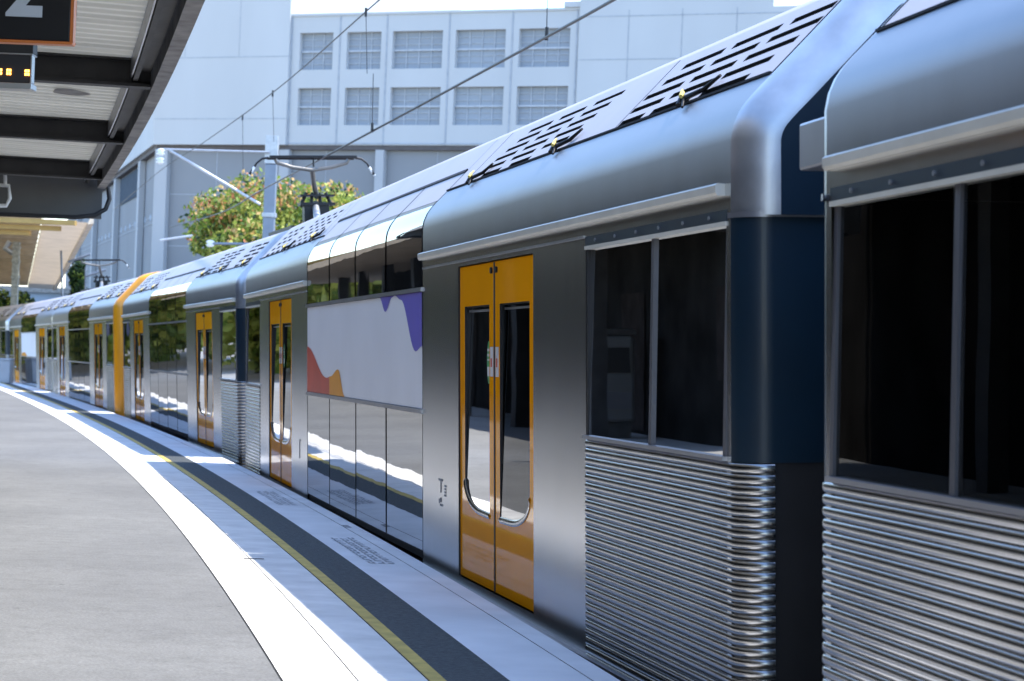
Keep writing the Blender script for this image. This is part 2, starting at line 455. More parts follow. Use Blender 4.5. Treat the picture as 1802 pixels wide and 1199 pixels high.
def slot_facet(s0, s1, slots, nrow, mat='roof_paint'):
    """sloping roof panel with louvre slots cut through it: slots = function(row) -> [(a,b)...]"""
    def fn():
        mb = MB(); (a0, b0), (a1, b1) = FAC0, FAC1
        def W(s, t, d=0.0): return V(a0 + (a1 - a0) * t + d * .7, s, b0 + (b1 - b0) * t - d * .7)
        def quad(sa, sb, ta, tb, m=mat, d=0.0): mb.face([W(sa, ta, d), W(sa, tb, d), W(sb, tb, d), W(sb, ta, d)], m)
        t_lo, t_hi = .05, .93
        quad(s0, s1, 0, t_lo)
        pitch = (t_hi - t_lo) / nrow
        for r in range(nrow):
            t0 = t_lo + r * pitch; tm = t0 + pitch * .46
            cur = s0
            for a, b in sorted(slots(r)):
                a = max(a, s0 + .02); b = min(b, s1 - .02)
                if b - a < .04: continue
                quad(cur, a, t0, tm); cur = b
                for (p, q) in (((a, t0), (b, t0)), ((a, tm), (b, tm)), ((a, t0), (a, tm)), ((b, t0), (b, tm))):
                    mb.face([W(*p), W(*q), W(*q, .05), W(*p, .05)], 'vent_dark')
            quad(cur, s1, t0, tm)
            quad(s0, s1, tm, t0 + pitch)
        quad(s0, s1, t_hi, 1)
        quad(s0 + .01, s1 - .01, .03, .97, 'vent_dark', .05)
        return mb
    return fn

def end_path(Ln, sg, ins=0.0, n=7):
    """corner path round a carriage end, left wall -> end wall centre; returns (lat, s, nlat, ns)"""
    P = []
    for i in range(n + 1):
        t = i / n * math.pi / 2
        P.append((RC - RC * math.cos(t), sg * (Ln + RC * math.sin(t)), -math.cos(t), sg * math.sin(t)))
    return P

def make_car(M, name, label, lens, poster=False, caps=('cap_steel', 'cap_steel'), ring=None, logos=(), panto=None, marks=False, glass_mid='mirror_glass', hooks=True):
    Ln, Lf = lens
    car = empty('train_carriage', M, label, 'train carriage', 'carriages of the double-deck train')
    for sg, L in ((-1, Ln), (1, Lf)):
        key = (sg, L)
        w0 = 7.62 if L > 9.5 else 7.42               # where the end window starts
        w1 = L - .05
        pil = 8.76 if L > 9.5 else None
        # ---- steel side walls round door and end window
        def walls():
            mb = MB()
            holes = [(min(D0 * sg, D1 * sg), max(D0 * sg, D1 * sg), 0.0, 1.90), (min(w0 * sg, w1 * sg), max(w0 * sg, w1 * sg), -.25, 1.885)]
            a, b = sorted((MID * sg, L * sg))
            panel(mb, a, b, -.05, 2.03, 'brushed_steel', 0, holes)
            # door reveals
            for s_ in (D0, D1): mb.face([V(0, s_ * sg, 0), V(0, s_ * sg, 1.9), V(.07, s_ * sg, 1.9), V(.07, s_ * sg, 0)], 'black_rubber')
            mb.face([V(0, D0 * sg, 1.9), V(0, D1 * sg, 1.9), V(.07, D1 * sg, 1.9), V(.07, D0 * sg, 1.9)], 'black_rubber')
            a, b = sorted((D0 * sg, D1 * sg))
            mb.face([V(.07, a, 0), V(.07, b, 0), V(.07, b, .05), V(.07, a, .05)], 'black_rubber')
            return mb
        part('side_wall', car, key, walls)
        def trimline():
            mb = MB(); a, b = sorted(((MID + .02) * sg, (w0 - .02) * sg))
            T = lambda x, y, z: V(-.008 + .012 * y, x, 1.925 + .012 * z)
            mb.box(a, b, 0, 1, 0, 1, 'grey_trim', T=T)
            return mb
        part('trim_strip', car, key, trimline)
        def gut():
            mb = MB(); a, b = sorted(((MID + .02) * sg, (L - .07) * sg))
            mb.grid([[V(0, s_, 2.030), V(-.030, s_, 2.032), V(-.040, s_, 2.024), V(-.038, s_, 1.996), V(-.030, s_, 1.984), V(0, s_, 1.984)] for s_ in (a, b)], 'gutter_paint', False)
            for s_ in (a, b): mb.face([V(0, s_, 2.030), V(-.030, s_, 2.032), V(-.040, s_, 2.024), V(-.038, s_, 1.996), V(-.030, s_, 1.984), V(0, s_, 1.984)], 'gutter_paint')
            return mb
        part('gutter', car, key, gut)
        # ---- doors
        for inner in (True, False): door_leaf(car, sg, inner)
        # ---- end window
        def ewframe():
            mb = MB(); a, b = sorted((w0 * sg, w1 * sg))
            T = lambda la, lb, h0, h1: (lambda x, y, z: V(la + (lb - la) * y, x, h0 + (h1 - h0) * z))
            mb.box(a, b, 0, 1, 0, 1, 'navy_paint', T=T(-.004, .03, 1.885, 1.93))
            mb.box(a, b, 0, 1, 0, 1, 'gutter_paint', T=T(-.008, .03, 1.868, 1.885))
            mb.box(a, b, 0, 1, 0, 1, 'grey_trim', T=T(-.022, .05, .968, .985))
            e0, e1 = sorted(((w1 - .035) * sg, w1 * sg)); mb.box(e0, e1, 0, 1, 0, 1, 'frame_dark', T=lambda x, y, z: V(-.007 + .014 * y + .017 * z, x, .985 + .883 * z))
            e0, e1 = sorted((w0 * sg, (w0 + .03) * sg)); mb.box(e0, e1, 0, 1, 0, 1, 'black_rubber', T=T(.002, .02, .985, 1.868))
            return mb
        part('window_frame', car, key + ('e',), ewframe)
        if pil:
            for k in range(6):
                def scr():
                    mb = MB(); s_ = (w0 + .2 + .36 * k) * sg; mb.tube([V(-.010, s_, 1.908), V(0, s_, 1.908)], .008, 'grey_trim', 8); return mb
                part('screw', car, key + (k,), scr)
        if pil:
            def pilr():
                mb = MB(); e0, e1 = sorted(((pil - .02) * sg, (pil + .02) * sg))
                mb.box(e0, e1, 0, 1, 0, 1, 'frame_dark', T=lambda x, y, z: V(-.007 + .014 * y + .017 * z, x, .985 + .883 * z)); return mb
            part('window_pillar', car, key, pilr)
        spans = [(w0, pil), (pil, w1)] if pil else [(w0, w1)]
        for i, (p, q) in enumerate(spans):
            def ew():
                mb = MB(); mb.face([V(.004, p * sg, .98), V(.021, p * sg, 1.875), V(.021, q * sg, 1.875), V(.004, q * sg, .98)], 'tinted_glass' if L > 9.5 else 'tinted_glass'); return mb
            part('end_window', car, key + (i,), ew)
        # ---- corrugated lower end, wrapping round the corner
        def corr():
            mb = MB(); path = [(0, s_, -1, 0) for s_ in [sg * (w0 + (L - w0) * i / 6) for i in range(6)]] + end_path(L, sg)
            nr = 30; pitch = .0408; rows = []
            prof = [(0, -.009), (.085, -.009), (.10, -.0005)] + [(.10 + .90 * (q + 1) / 2, .0068 * (1 - abs(q) ** 2.6)) for q in (-.92, -.8, -.62, -.4, -.15, .15, .4, .62, .8, .92)] + [(.985, -.001)]
            for r in range(nr):
                for t, o in prof:
                    h = .968 - (r + t) * pitch
                    rows.append([V(a + na * o, s_ + ns * o, h) for a, s_, na, ns in path])
            mb.grid(rows, 'corrugated_steel', True)
            return mb
        part('corrugated_panel', car, key, corr)
        # ---- rounded end cap, navy middle and end wall
        cap = caps[0] if sg < 0 else caps[1]
        def capf():
            mb = MB(); n = 6; rows = []; base = [(0, 1.90)] + FULL + [(3, 1.90)]
            def inset(d):
                out = []
                for i, (a, b) in enumerate(base):
                    p = base[max(0, i - 1)]; q = base[min(len(base) - 1, i + 1)]
                    t = Vector((q[0] - p[0], q[1] - p[1])).normalized(); nn = Vector((t.y, -t.x))
                    out.append((a + nn.x * d, b + nn.y * d))
                return out
            r = .15
            for i in range(n + 1):
                t = i / n * math.pi / 2
                P = inset(r * (1 - math.cos(t)))
                rows.append([V(a, sg * (L + r * math.sin(t)), b) for a, b in P])
            mb.grid(rows, cap, True)
            return mb
        part('end_cap', car, key + (cap,), capf)
        def endw():
            mb = MB(); base = [(0, 1.90)] + FULL + [(3, 1.90)]; poly = []
            for i, (a, b) in enumerate(base):
                p = base[max(0, i - 1)]; q = base[min(len(base) - 1, i + 1)]
                t = Vector((q[0] - p[0], q[1] - p[1])).normalized(); poly.append((a + t.y * .148, b - t.x * .148))
            mb.face([V(a, sg * (L + .149), b) for a, b in poly], 'navy_paint')
            mb.face([V(a, sg * (L + RC - .004), b) for a, b in ((RC - .01, .97), (2.9, .97), (2.9, -.26), (RC - .01, -.26))], 'underframe')
            rows = []
            for h in (1.90, .968):
                rows.append([V(a, s_, h) for a, s_, _, _ in end_path(L, sg)] + [V(2.9, sg * (L + RC), h)])
            mb.grid(rows, 'navy_paint', True)
            rows = [[V(a - na * -.012, s_ + ns * .012, h) for a, s_, na, ns in end_path(L, sg)] + [V(2.9, sg * (L + RC + .012), h)] for h in (1.915, 1.893)]
            mb.grid(rows, 'grey_trim', True)
            mb.face([V(0.02, sg * (L + .02), 1.9), V(2.9, sg * (L + .02), 1.9), V(2.9, sg * (L + .16), 1.9), V(.1, sg * (L + .16), 1.9)], 'navy_paint')
            mb.face([V(0.02, sg * (L + .0), -.26), V(2.9, sg * (L + .0), -.26), V(2.9, sg * (L + .12), -.26), V(.1, sg * (L + .12), -.26)], 'underframe')
            return mb
        part('end_wall', car, key, endw)
        def bel():
            mb = MB(); z = []
            for i in range(9):
                e = .02 * (i % 2); s_ = sg * (L + .13 + .06 * i)
                z.append([V(a, s_, b) for a, b in ((.86 + e, -.2), (.86 + e, 1.8 - e), (.95 + e, 1.9 - e), (2.05 - e, 1.9 - e), (2.14 - e, 1.8 - e), (2.14 - e, -.2))])
            mb.grid(z, 'black_rubber', False); return mb
        part('gangway_bellows', car, key, bel)
        # ---- roof of the end section
        def flank():
            mb = MB(); a, b = sorted(((MID + .012) * sg, L * sg))
            profile_strip(mb, PROF, a, b, 'roof_steel', 4); return mb
        part('roof_flank', car, key, flank)
        def seam():
            mb = MB(); a, b = sorted(((MID + .012) * sg, (L - .02) * sg))
            mb.box(a, b, 0, 1, 0, 1, 'vent_dark', T=lambda x, y, z: V(.160 + .012 * y, x, 2.452 + .010 * z - .002))
            return mb
        part('roof_seam', car, key, seam)
        segs = []
        if sg < 0:
            segs = [(3.145, 3.62, None), (3.64, 7.46, 'g1'), (7.48, L - .03, 'g2')]
        else:
            segs = [(3.145, 3.62, None), (3.64, 6.9, 'g3'), (6.92, L - .03, 'g4')]
        for i, (p, q, g) in enumerate(segs):
            a, b = sorted((p * sg, q * sg))
            if g == 'g1': sl = lambda r: [(-(6.45 - .82 * k + .10 * (r - 3)) + 0, -(6.45 - .82 * k + .10 * (r - 3)) + .62) for k in range(3)] if r else [(-(6.35 - .82 * k), -(6.35 - .82 * k) + .55) for k in range(1, 3)]
            elif g == 'g2': sl = lambda r: [(-(9.72 if L > 9.5 else 8.95) + .78 * k - (.12 * (r - 2)), -(9.72 if L > 9.5 else 8.95) + .78 * k - (.12 * (r - 2)) + .64) for k in range(3)]
            elif g == 'g3': sl = lambda r: [(3.95 + .47 * k - .08 * r + .35, 3.95 + .47 * k - .08 * r + .60) for k in range(5)]
            elif g == 'g4': sl = lambda r: [(7.25 + .52 * k - .06 * r, 7.25 + .52 * k - .06 * r + .32) for k in range(3)]
            else: sl = lambda r: []
            part('roof_vent' if g else 'roof_panel', car, key + (i,), slot_facet(a, b, sl, {'g1': 6, 'g2': 5, 'g3': 6, 'g4': 5, None: 1}[g]))
        if hooks:
            for hk in ((-8.75, -6.35, -4.05) if sg < 0 else (3.9, 6.3)):
                if hk * sg > L - .3: continue
                def hook():
                    mb = MB()
                    mb.tube([V(.115, hk - .10, 2.425), V(.155, hk, 2.475), V(.20, hk + .10 * sg * 0 - .14, 2.50), V(.235, hk - .26, 2.545)], [.006, .013, .011, .007], 'black_iron', 7)
                    mb.tube([V(.12, hk - .02, 2.44), V(.15, hk + .02, 2.48)], .013, 'black_iron', 8); return mb
                hko = part('roof_hook', car, (hk,), hook)
                def rope():
                    mb = MB()
                    mb.tube([V(.14, hk + .02, 2.485), V(.17, hk + .10, 2.51), V(.21, hk + .22, 2.535)], .006, 'rope_yellow', 6)
                    mb.tube([V(.13, hk - .03, 2.478), V(.15, hk + .01, 2.50), V(.16, hk + .05, 2.495)], .009, 'rope_yellow', 8); return mb
                part('rope', hko, (hk,), rope)
    # ---- mid section: two decks of glass with a panel between
    def backing():
        mb = MB(); panel(mb, -MID, MID, -.02, 1.80, 'black_rubber', .016)
        P = [(.016, 1.78), (.016, 2.19), (.05, 2.295), (.094, 2.352), (.146, 2.405), (.53, 2.79)]
        mb.grid([[V(a, s_, b) for a, b in P] for s_ in (-MID, MID)], 'black_rubber', False); return mb
    part('window_frame', car, ('mid',), backing)
    B = [-MID, -1.565, 0, 1.565, MID]
    for i in range(4):
        a, b = B[i] + .026, B[i + 1] - .026
        tilt = (.0, .004, -.003, .002)[i]
        def low():
            mb = MB(); n = 5
            mb.grid([[V(tilt * (k / n - .5) + .001, a + (b - a) * k / n, h) for h in (.035, .5, .955)] for k in range(n + 1)], 'mirror_glass', True); return mb
        part('lower_window', car, (i,), low)
        def up():
            mb = MB(); a2, b2 = a + .010, b - .010; P = [(0, 1.81), (0, 2.0), (0, 2.17), (.005, 2.215), (.012, 2.25), (.034, 2.30), (.058, 2.335), (.08, 2.36), (.105, 2.387)]
            mb.grid([[V(x, s_, h) for x, h in P] for s_ in (a2, (a + b) / 2, b2)], 'deck_glass', True); return mb
        part('upper_window', car, (i,), up)
        def rp():
            mb = MB(); P = [(.108, 2.390), (.13, 2.412), (.17, 2.452), (.295, 2.580)]
            mb.grid([[V(x, s_, h) for x, h in P] for s_ in (a, b)], 'roof_paint', True); return mb
        part('roof_panel', car, (i, 'mid'), rp)
        if not poster:
            def mid():
                mb = MB(); mb.face([V(.001, a, .99), V(.001, a, 1.775), V(.001, b, 1.775), V(.001, b, .99)], 'mirror_glass'); return mb
            part('middle_window', car, (i,), mid)
    if poster:
        def pw():
            mb = MB(); mb.face([V(0, -MID + .02, .99), V(0, -MID + .02, 1.775), V(0, MID - .02, 1.775), V(0, MID - .02, .99)], 'poster_white')
            for s_ in (-1.565, 0, 1.565): mb.face([V(-.0015, s_ - .004, .99), V(-.0015, s_ - .004, 1.775), V(-.0015, s_ + .004, 1.775), V(-.0015, s_ + .004, .99)], 'poster_white')
            return mb
        pan = part('side_panel', car, ('poster',), pw, 'pale grey panel with purple, red and orange blobs')
        def blob(name, mat, pts):
            def fn():
                mb = MB()
                for (s0, b0, t0), (s1, b1, t1) in zip(pts[:-1], pts[1:]):
                    mb.face([V(-.003, s0, b0), V(-.003, s0, t0), V(-.003, s1, t1), V(-.003, s1, b1)], mat)
                return mb
            part(name, pan, (mat,), fn)
        def cosw(a, b, t): return a + (b - a) * (.5 - .5 * math.cos(math.pi * t))
        def curve(keys, n=10):
            out = []
            for (s0, h0), (s1, h1) in zip(keys[:-1], keys[1:]):
                for k in range(n): out.append((s0 + (s1 - s0) * k / n, cosw(h0, h1, k / n)))
            return out + [keys[-1]]
        if poster == 'blobs':
            up = curve([(-MID + .02, 1.41), (-2.86, 1.375), (-2.25, 1.74), (-1.98, 1.775), (-1.87, 1.765), (-1.55, 1.665), (-1.28, 1.775)])
            blob('purple_blob', 'poster_purple', [(s_, min(h, 1.775), 1.775) for s_, h in up])
            rd = curve([(MID - .02, 1.41), (1.75, 1.135), (1.2, 1.18)], 14)
            blob('red_blob', 'poster_red', [(s_, .99, h) for s_, h in rd if s_ > 1.55])
            og = [(1.55, 1.148)] + curve([(1.5, 1.15), (1.0, 1.215), (.62, 1.0)], 14)
            blob('orange_blob', 'poster_orange', [(s_, .99, max(h, .991)) for s_, h in og])
        else:
            blob('yellow_patch', 'poster_orange', [(3.0, .99, 1.08), (1.6, .99, 1.12), (.6, .99, 1.0)])
    def rails():
        mb = MB()
        for h0, h1 in ((.958, .986), (1.779, 1.806)):
            mb.box(-MID, MID, 0, 1, 0, 1, 'grey_trim', T=lambda x, y, z: V(-.014 + .03 * y, x, h0 + (h1 - h0) * z))
        return mb
    part('window_rail', car, (), rails)
    def roof():
        mb = MB(); T_ = TOP + mirror(TOP)[1:]
        mb.grid([[V(a, s_, b) for a, b in T_] for s_ in (-Ln, -6, -3, 0, 3, 6, Lf)], 'roof_paint', True)
        mb.box(-MID, MID, 0, 1, 0, 1, 'vent_dark', T=lambda x, y, z: V(.292 + .020 * y, x, 2.576 + .020 * y + .012 * z))
        mb.grid([[V(a, s_, b) for a, b in ((.312, 2.597), (.515, 2.805))] for s_ in (-MID, MID)], 'roof_paint', True)
        RS = mirror(HALF)
        mb.grid([[V(a, s_, b) for a, b in [(FAC1[0] * 0 + 3 - FAC1[0], FAC1[1])] + [(3 - p, q) for p, q in PROF[::-1]] + [(3, -.05)]] for s_ in (-Ln, Lf)], 'roof_steel', True)
        return mb
    part('roof', car, (Ln, Lf), roof)
    def under():
        mb = MB()
        mb.box(.03, 2.97, -Ln, Lf, -.34, -.052, 'underframe', T=V)
        mb.box(.25, 2.75, -Ln + .5, Lf - .5, -.85, -.34, 'underframe', T=V)
        return mb
    part('underframe', car, (Ln, Lf), under)
    def step():
        mb = MB(); mb.box(-.035, .03, -Ln + .1, Lf - .1, -.085, -.062, 'grey_trim', T=V); return mb
    part('sill_step', car, (Ln, Lf), step)
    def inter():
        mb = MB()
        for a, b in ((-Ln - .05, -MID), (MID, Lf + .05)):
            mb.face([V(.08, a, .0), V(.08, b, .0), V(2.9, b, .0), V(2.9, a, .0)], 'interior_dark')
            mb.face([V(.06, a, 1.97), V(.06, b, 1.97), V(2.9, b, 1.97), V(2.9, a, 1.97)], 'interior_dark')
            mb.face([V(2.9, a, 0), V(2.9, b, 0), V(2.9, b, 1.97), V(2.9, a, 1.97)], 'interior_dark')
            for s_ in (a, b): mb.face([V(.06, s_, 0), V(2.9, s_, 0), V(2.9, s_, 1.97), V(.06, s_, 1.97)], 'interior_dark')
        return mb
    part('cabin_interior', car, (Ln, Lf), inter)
    for sg, L in ((-1, Ln), (1, Lf)):
        if L < 9.5: continue
        def poles():
            mb = MB()
            for lat, s_ in ((.30, L - .40), (.45, L - 1.65), (.9, 8.1), (.5, 6.9)):
                mb.tube([V(lat, sg * s_, 0), V(lat, sg * s_, 1.97)], .017, 'pole_pale', 8)
            mb.tube([V(.35, sg * (L - .9), .98), V(.8, sg * (L - .9), 1.02)], .02, 'grab_yellow', 8)
            return mb
        part('handrail', car, (sg, L), poles)
        def seats():
            mb = MB()
            for lat in (.45, 2.0):
                for s_ in (8.1, 9.0):
                    mb.box(lat, lat + .85, sg * s_ - .06, sg * s_ + .06, .35, 1.12, 'seat_fabric', T=V)
                    mb.box(lat, lat + .85, sg * s_ - .4, sg * s_ + .1, .3, .42, 'seat_fabric', T=V)
            mb.box(.6, 1.0, sg * 8.6 - .05, sg * 8.6 + .05, .95, 1.25, 'seat_red', T=V)
            return mb
        part('seat', car, (sg, L), seats)
    if ring:
        def rg():
            mb = MB(); sg = ring; L = Ln if sg < 0 else Lf
            base = [(0, -.2), (0, 1.0), (0, 1.9)] + FULL + [(3, 1.9), (3, -.2)]
            rows = []
            for ds, o in ((-.03, .002), (-.03, .028), (.07, .03), (.15, .012), (.19, -.04), (.19, -.16)):
                rr = []
                for i, (a, b) in enumerate(base):
                    p = base[max(0, i - 1)]; q = base[min(len(base) - 1, i + 1)]
                    t = Vector((q[0] - p[0], q[1] - p[1])).normalized(); nn = Vector((-t.y, t.x))
                    rr.append(V(a + nn.x * o, sg * (L + ds), b + nn.y * o))
                rows.append(rr)
            mb.grid(rows, 'ring_orange', True); return mb
        part('end_ring', car, ('ring', ring), rg)
    for sl in logos:
        def lg():
            mb = MB(); mb.face([V(-.008, sl + .34 * math.cos(t), 1.74 + .14 * math.sin(t)) for t in [2 * math.pi * i / 28 for i in range(28)]], 'logo_blue'); return mb
        part('round_emblem', car, (sl,), lg)
    if marks:
        def mk():
            mb = MB()
            for a, b, h0, h1 in ((-.07, .09, .545, .560), (-.01, .02, .47, .545), (-.02, .02, .41, .44), (-.07, .04, .385, .40), (.05, .08, .40, .43)):
                mb.face([V(-.0025, -3.80 + a * .9, h0), V(-.0025, -3.80 + a * .9, h1), V(-.0025, -3.80 + b * .9, h1), V(-.0025, -3.80 + b * .9, h0)], 'stencil_grey')
            for h in (.455, .475, .495, .515): mb.face([V(-.0025, -3.98, h), V(-.0025, -3.98, h + .013), V(-.0025, -3.86 - .06, h + .013), V(-.0025, -3.86 - .06, h)], 'stencil_grey')
            return mb
        part('pictogram', car, ('near',), mk)
        def mk2():
            mb = MB()
            for a, b, h0, h1 in ((-.02, .03, .33, .50), (-.06, .0, .50, .52)):
                mb.face([V(-.0025, 3.72 + a, h0), V(-.0025, 3.72 + a, h1), V(-.0025, 3.72 + b, h1), V(-.0025, 3.72 + b, h0)], 'stencil_grey')
            return mb
        part('pictogram', car, ('far',), mk2)
    return car

def car_matrix(x, y, t, k):
    d = Vector((-math.sin(t), math.cos(t), G)).normalized()
    n = Vector((math.cos(t), math.sin(t), 0))
    n = (n - d * n.dot(d)).normalized(); u = n.cross(d).normalized()
    X = (n * math.cos(k) + u * math.sin(k)); Z = (u * math.cos(k) - n * math.sin(k))
    o = Vector((x, y, -.2 + G * y)) + X * 1.5
    return Matrix(((X.x, d.x, Z.x, o.x), (X.y, d.y, Z.y, o.y), (X.z, d.z, Z.z, o.z), (0, 0, 0, 1)))
LONG, SHORT = 9.88, 9.05
tA = .1868
carA = make_car(car_matrix(2.7647 + .91 * math.sin(tA), -1.3161 - .91 * math.cos(tA), tA, .0358), 'A',
    'nearest steel carriage, cut off by the right edge, dark end windows over corrugated metal', (SHORT, LONG))
carB = make_car(car_matrix(-1.191, 18.2869, .2132, .0396), 'B',
    'steel carriage with orange doors and purple, red and orange blobs on its pale middle panel', (LONG, SHORT), poster='blobs', marks=True)
carC = make_car(car_matrix(-5.6319, 37.7224, .2472, .0557), 'C',
    'steel carriage with dark glass middle band, just beyond the blob panelled one', (9.1, 9.1), logos=(7.75,))
carD = make_car(car_matrix(-10.7943, 57.1158, .2696, .0517), 'D',
    'distant steel carriage whose near end wears a bright orange ring', (9.3, 9.0), caps=('ring_orange', 'cap_steel'), ring=-1, logos=(-7.9,))
carE = make_car(car_matrix(-16.1488, 76.3749, .2856, .0505), 'E',
    'far small carriage with a plain pale middle panel, beyond the orange ringed one', (9.05, 9.05), poster='plain')
tF = .315
carF = make_car(car_matrix(-16.1488 - math.sin(.2856) * 10 - math.sin(tF) * 10, 76.3749 + math.cos(.2856) * 10 + math.cos(tF) * 10, tF, .05), 'F',
    'farthest carriage, only a sliver at the left edge above the grey bin', (9.05, 9.05))
# grey equipment box on the nearest carriage's far end
mb = MB(); mb.box(.03, .34, 9.93, 10.27, 2.02, 2.185, 'grey_trim', T=V); bevel(mb.build('jumper_box', carA, fix=True), .01)

# ------------------------------------------------------------------ pantographs (parts of their carriages)
def pantograph(car, s, top, lat=1.5, w=.62):
    root = bpy.data.objects.new('pantograph', None); COL.objects.link(root); root.parent = car
    def bld(name, fn):
        mb = MB(); fn(mb); return mb.build(name, root)
    c = lambda dl, ds, h: V(lat + dl, s + ds, h)
    def head(mb):
        mb.tube([c(-w, -.12, top), c(w, -.12, top + .0)], .020, 'black_iron', 8)
        mb.tube([c(-w, .12, top), c(w, .12, top)], .020, 'black_iron', 8)
        mb.box(lat - w, lat + w, s - .15, s - .09, top - .01, top + .022, 'black_iron', T=V)
        mb.tube([c(0, -.12, top - .14), c(0, -.12, top)], .012, 'black_iron', 6)
    bld('contact_strip', head)
    for q in (-1, 1):
        def horn(mb):
            mb.tube([c(q * w, 0, top), c(q * (w + .09), 0, top - .015), c(q * (w + .17), 0, top - .08), c(q * (w + .27), 0, top - .24)], [.018, .016, .014, .020], 'black_iron', 8)
            mb.tube([c(q * (w + .20), 0, top - .13), c(q * (w + .275), 0, top - .25)], .018, 'insulator_white', 8)
        bld('horn', horn)
    def yoke(mb):
        for q in (-1, 1):
            mb.tube([c(0, 0, top - .175), c(q * .28, 0, top - .135), c(q * (w - .12), 0, top - .07), c(q * (w - .10), 0, top - .02)], .027, 'pan_grey', 8)
        mb.tube([c(0, 0, top - .17), c(.06, .25, top - .34), c(.14, .5, top - .52)], [.036, .036, .04], 'pan_grey', 8)
    bld('upper_arm', yoke)
    def knee(mb):
        z = top - .58
        mb.box(lat - .12, lat + .38, s + .35, s + .62, z - .07, z - .03, 'black_iron', T=V)
        mb.box(lat - .12, lat + .38, s + .35, s + .62, z + .06, z + .085, 'black_iron', T=V)
        for dl in (-.1, .05, .2, .36): mb.tube([c(dl, .5, z - .08), c(dl * .6 + .05, .5, z + .12)], .026, 'black_iron', 8)
        mb.box(lat - .06, lat + .30, s + .38, s + .58, z - .40, z - .06, 'black_iron', T=V)
    bld('knee', knee)
    def low(mb):
        mb.tube([c(.12, .5, top - .62), c(0, -.5, 2.95)], .05, 'galvanised', 8)
        mb.tube([c(.25, .5, top - .62), c(.3, 1.2, 2.95)], .04, 'galvanised', 8)
        mb.box(lat - .45, lat + .45, s - .9, s + 1.3, 2.93, 3.05, 'black_iron', T=V)
    bld('lower_arm', low)
    return root
pantograph(carC, -6.1, 4.05)
pantograph(carE, -8.3, 3.93)

# ------------------------------------------------------------------ near canopy
CH = 3.2
E0 = 1.715
near = empty('platform_canopy', Matrix.Translation((-3.5, 10, 3.0)), 'steel canopy over the near platform, pale corrugated underside on dark beams', 'canopy')
MI = near.matrix_world.inverted()
def cbuild(mb, name, par=near, inv=None):
    inv = inv or MI
    mb.v = [tuple(inv @ Vector(p)) for p in mb.v]
    return mb.build(name, par)
Y0, Y1 = -6.0, 26.9
mb = MB(); rows = []; pitch = .23
n = int((Y1 - Y0) / pitch) * 6
for i in range(n + 1):
    y = Y0 + (Y1 - Y0) * i / n; ph = (i % 6) / 6
    dz = .034 * (1 if ph < .34 else (-1 if .5 <= ph < .84 else 0))
    rows.append([pp(y, o, CH + .22 + dz + .02 * (o - E0)) for o in (1.90, 3.2, 4.5, 6.5)])
mb.grid(rows, 'canopy_sheet', False)
cbuild(mb, 'corrugated_sheet')
def curved_bar(mb, o1, o2, h1, h2, mat, y0=Y0, y1=Y1, n=34):
    ys = [y0 + (y1 - y0) * i / n for i in range(n + 1)]
    mb.grid([[pp(y, o1, h1), pp(y, o2, h1), pp(y, o2, h2), pp(y, o1, h2)] for y in ys], mat, False, True)
    for y in (y0, y1): mb.face([pp(y, o1, h1), pp(y, o2, h1), pp(y, o2, h2), pp(y, o1, h2)], mat)
mb = MB(); curved_bar(mb, E0 - .03, E0 + .065, CH - .02, CH + .32, 'canopy_fascia'); cbuild(mb, 'fascia')
mb = MB(); curved_bar(mb, E0 + .07, E0 + .16, CH + .10, CH + .13, 'canopy_steel'); cbuild(mb, 'gutter_channel')
mb = MB(); curved_bar(mb, E0 + .165, E0 + .20, CH + .03, CH + .16, 'canopy_steel'); curved_bar(mb, E0 + .205, E0 + .215, CH + .05, CH + .2, 'grey_trim'); cbuild(mb, 'edge_purlin')
for yb in (-2.2, 2.6, 7.4, 12.1, 16.7, 21.2, 25.7):
    mb = MB()
    for (dy0, dy1, h0, h1) in ((-.075, .075, CH - .01, CH + .012), (-.012, .012, CH + .012, CH + .175), (-.075, .075, CH + .175, CH + .192)):
        P = []
        for o in (E0 + .07, 3.6, 6.4):
            a, b = Vector(pp(yb + dy0, o, 0)), Vector(pp(yb + dy1, o, 0))
            P.append([a + Vector((0, 0, h0)), b + Vector((0, 0, h0)), b + Vector((0, 0, h1)), a + Vector((0, 0, h1))])
        mb.grid(P, 'canopy_steel', False, True); mb.face(P[0], 'canopy_steel'); mb.face(P[-1], 'canopy_steel')
    cbuild(mb, 'cross_beam')
mb = MB()                                                  # end panel of the canopy and the rounded black pipe under it
y = Y1 + .05
P = []
for o in (E0, 4, 6.5): P.append([pp(y, o, CH - .37), pp(y + .12, o, CH - .37), pp(y + .12, o, CH + .30), pp(y, o, CH + .30)])
mb.grid(P, 'canopy_end', False, True); mb.face(P[0], 'canopy_end'); mb.face(P[-1], 'canopy_end')
cbuild(mb, 'end_panel')
mb = MB()
pts = [pp(y - .1, E0 - .06, CH + .0), pp(y - .1, E0 - .08, CH - .14), pp(y - .1, E0 - .04, CH - .26), pp(y - .1, E0 + .08, CH - .34), pp(y - .1, E0 + .3, CH - .375), pp(y - .1, 3, CH - .385), pp(y - .1, 6.3, CH - .39)]
mb.tube(pts, .028, 'black_rubber', 8); cbuild(mb, 'drain_pipe')
mb = MB()
cxy = pp(19.0, 2.32, CH + .195)
mb.face([(cxy[0] + .14 * math.cos(t) * (1 + .2 * math.sin(3 * t)), cxy[1] + .28 * math.sin(t), cxy[2] - .008) for t in [2 * math.pi * i / 16 for i in range(16)]], 'canopy_fascia'); cbuild(mb, 'rust_stain')
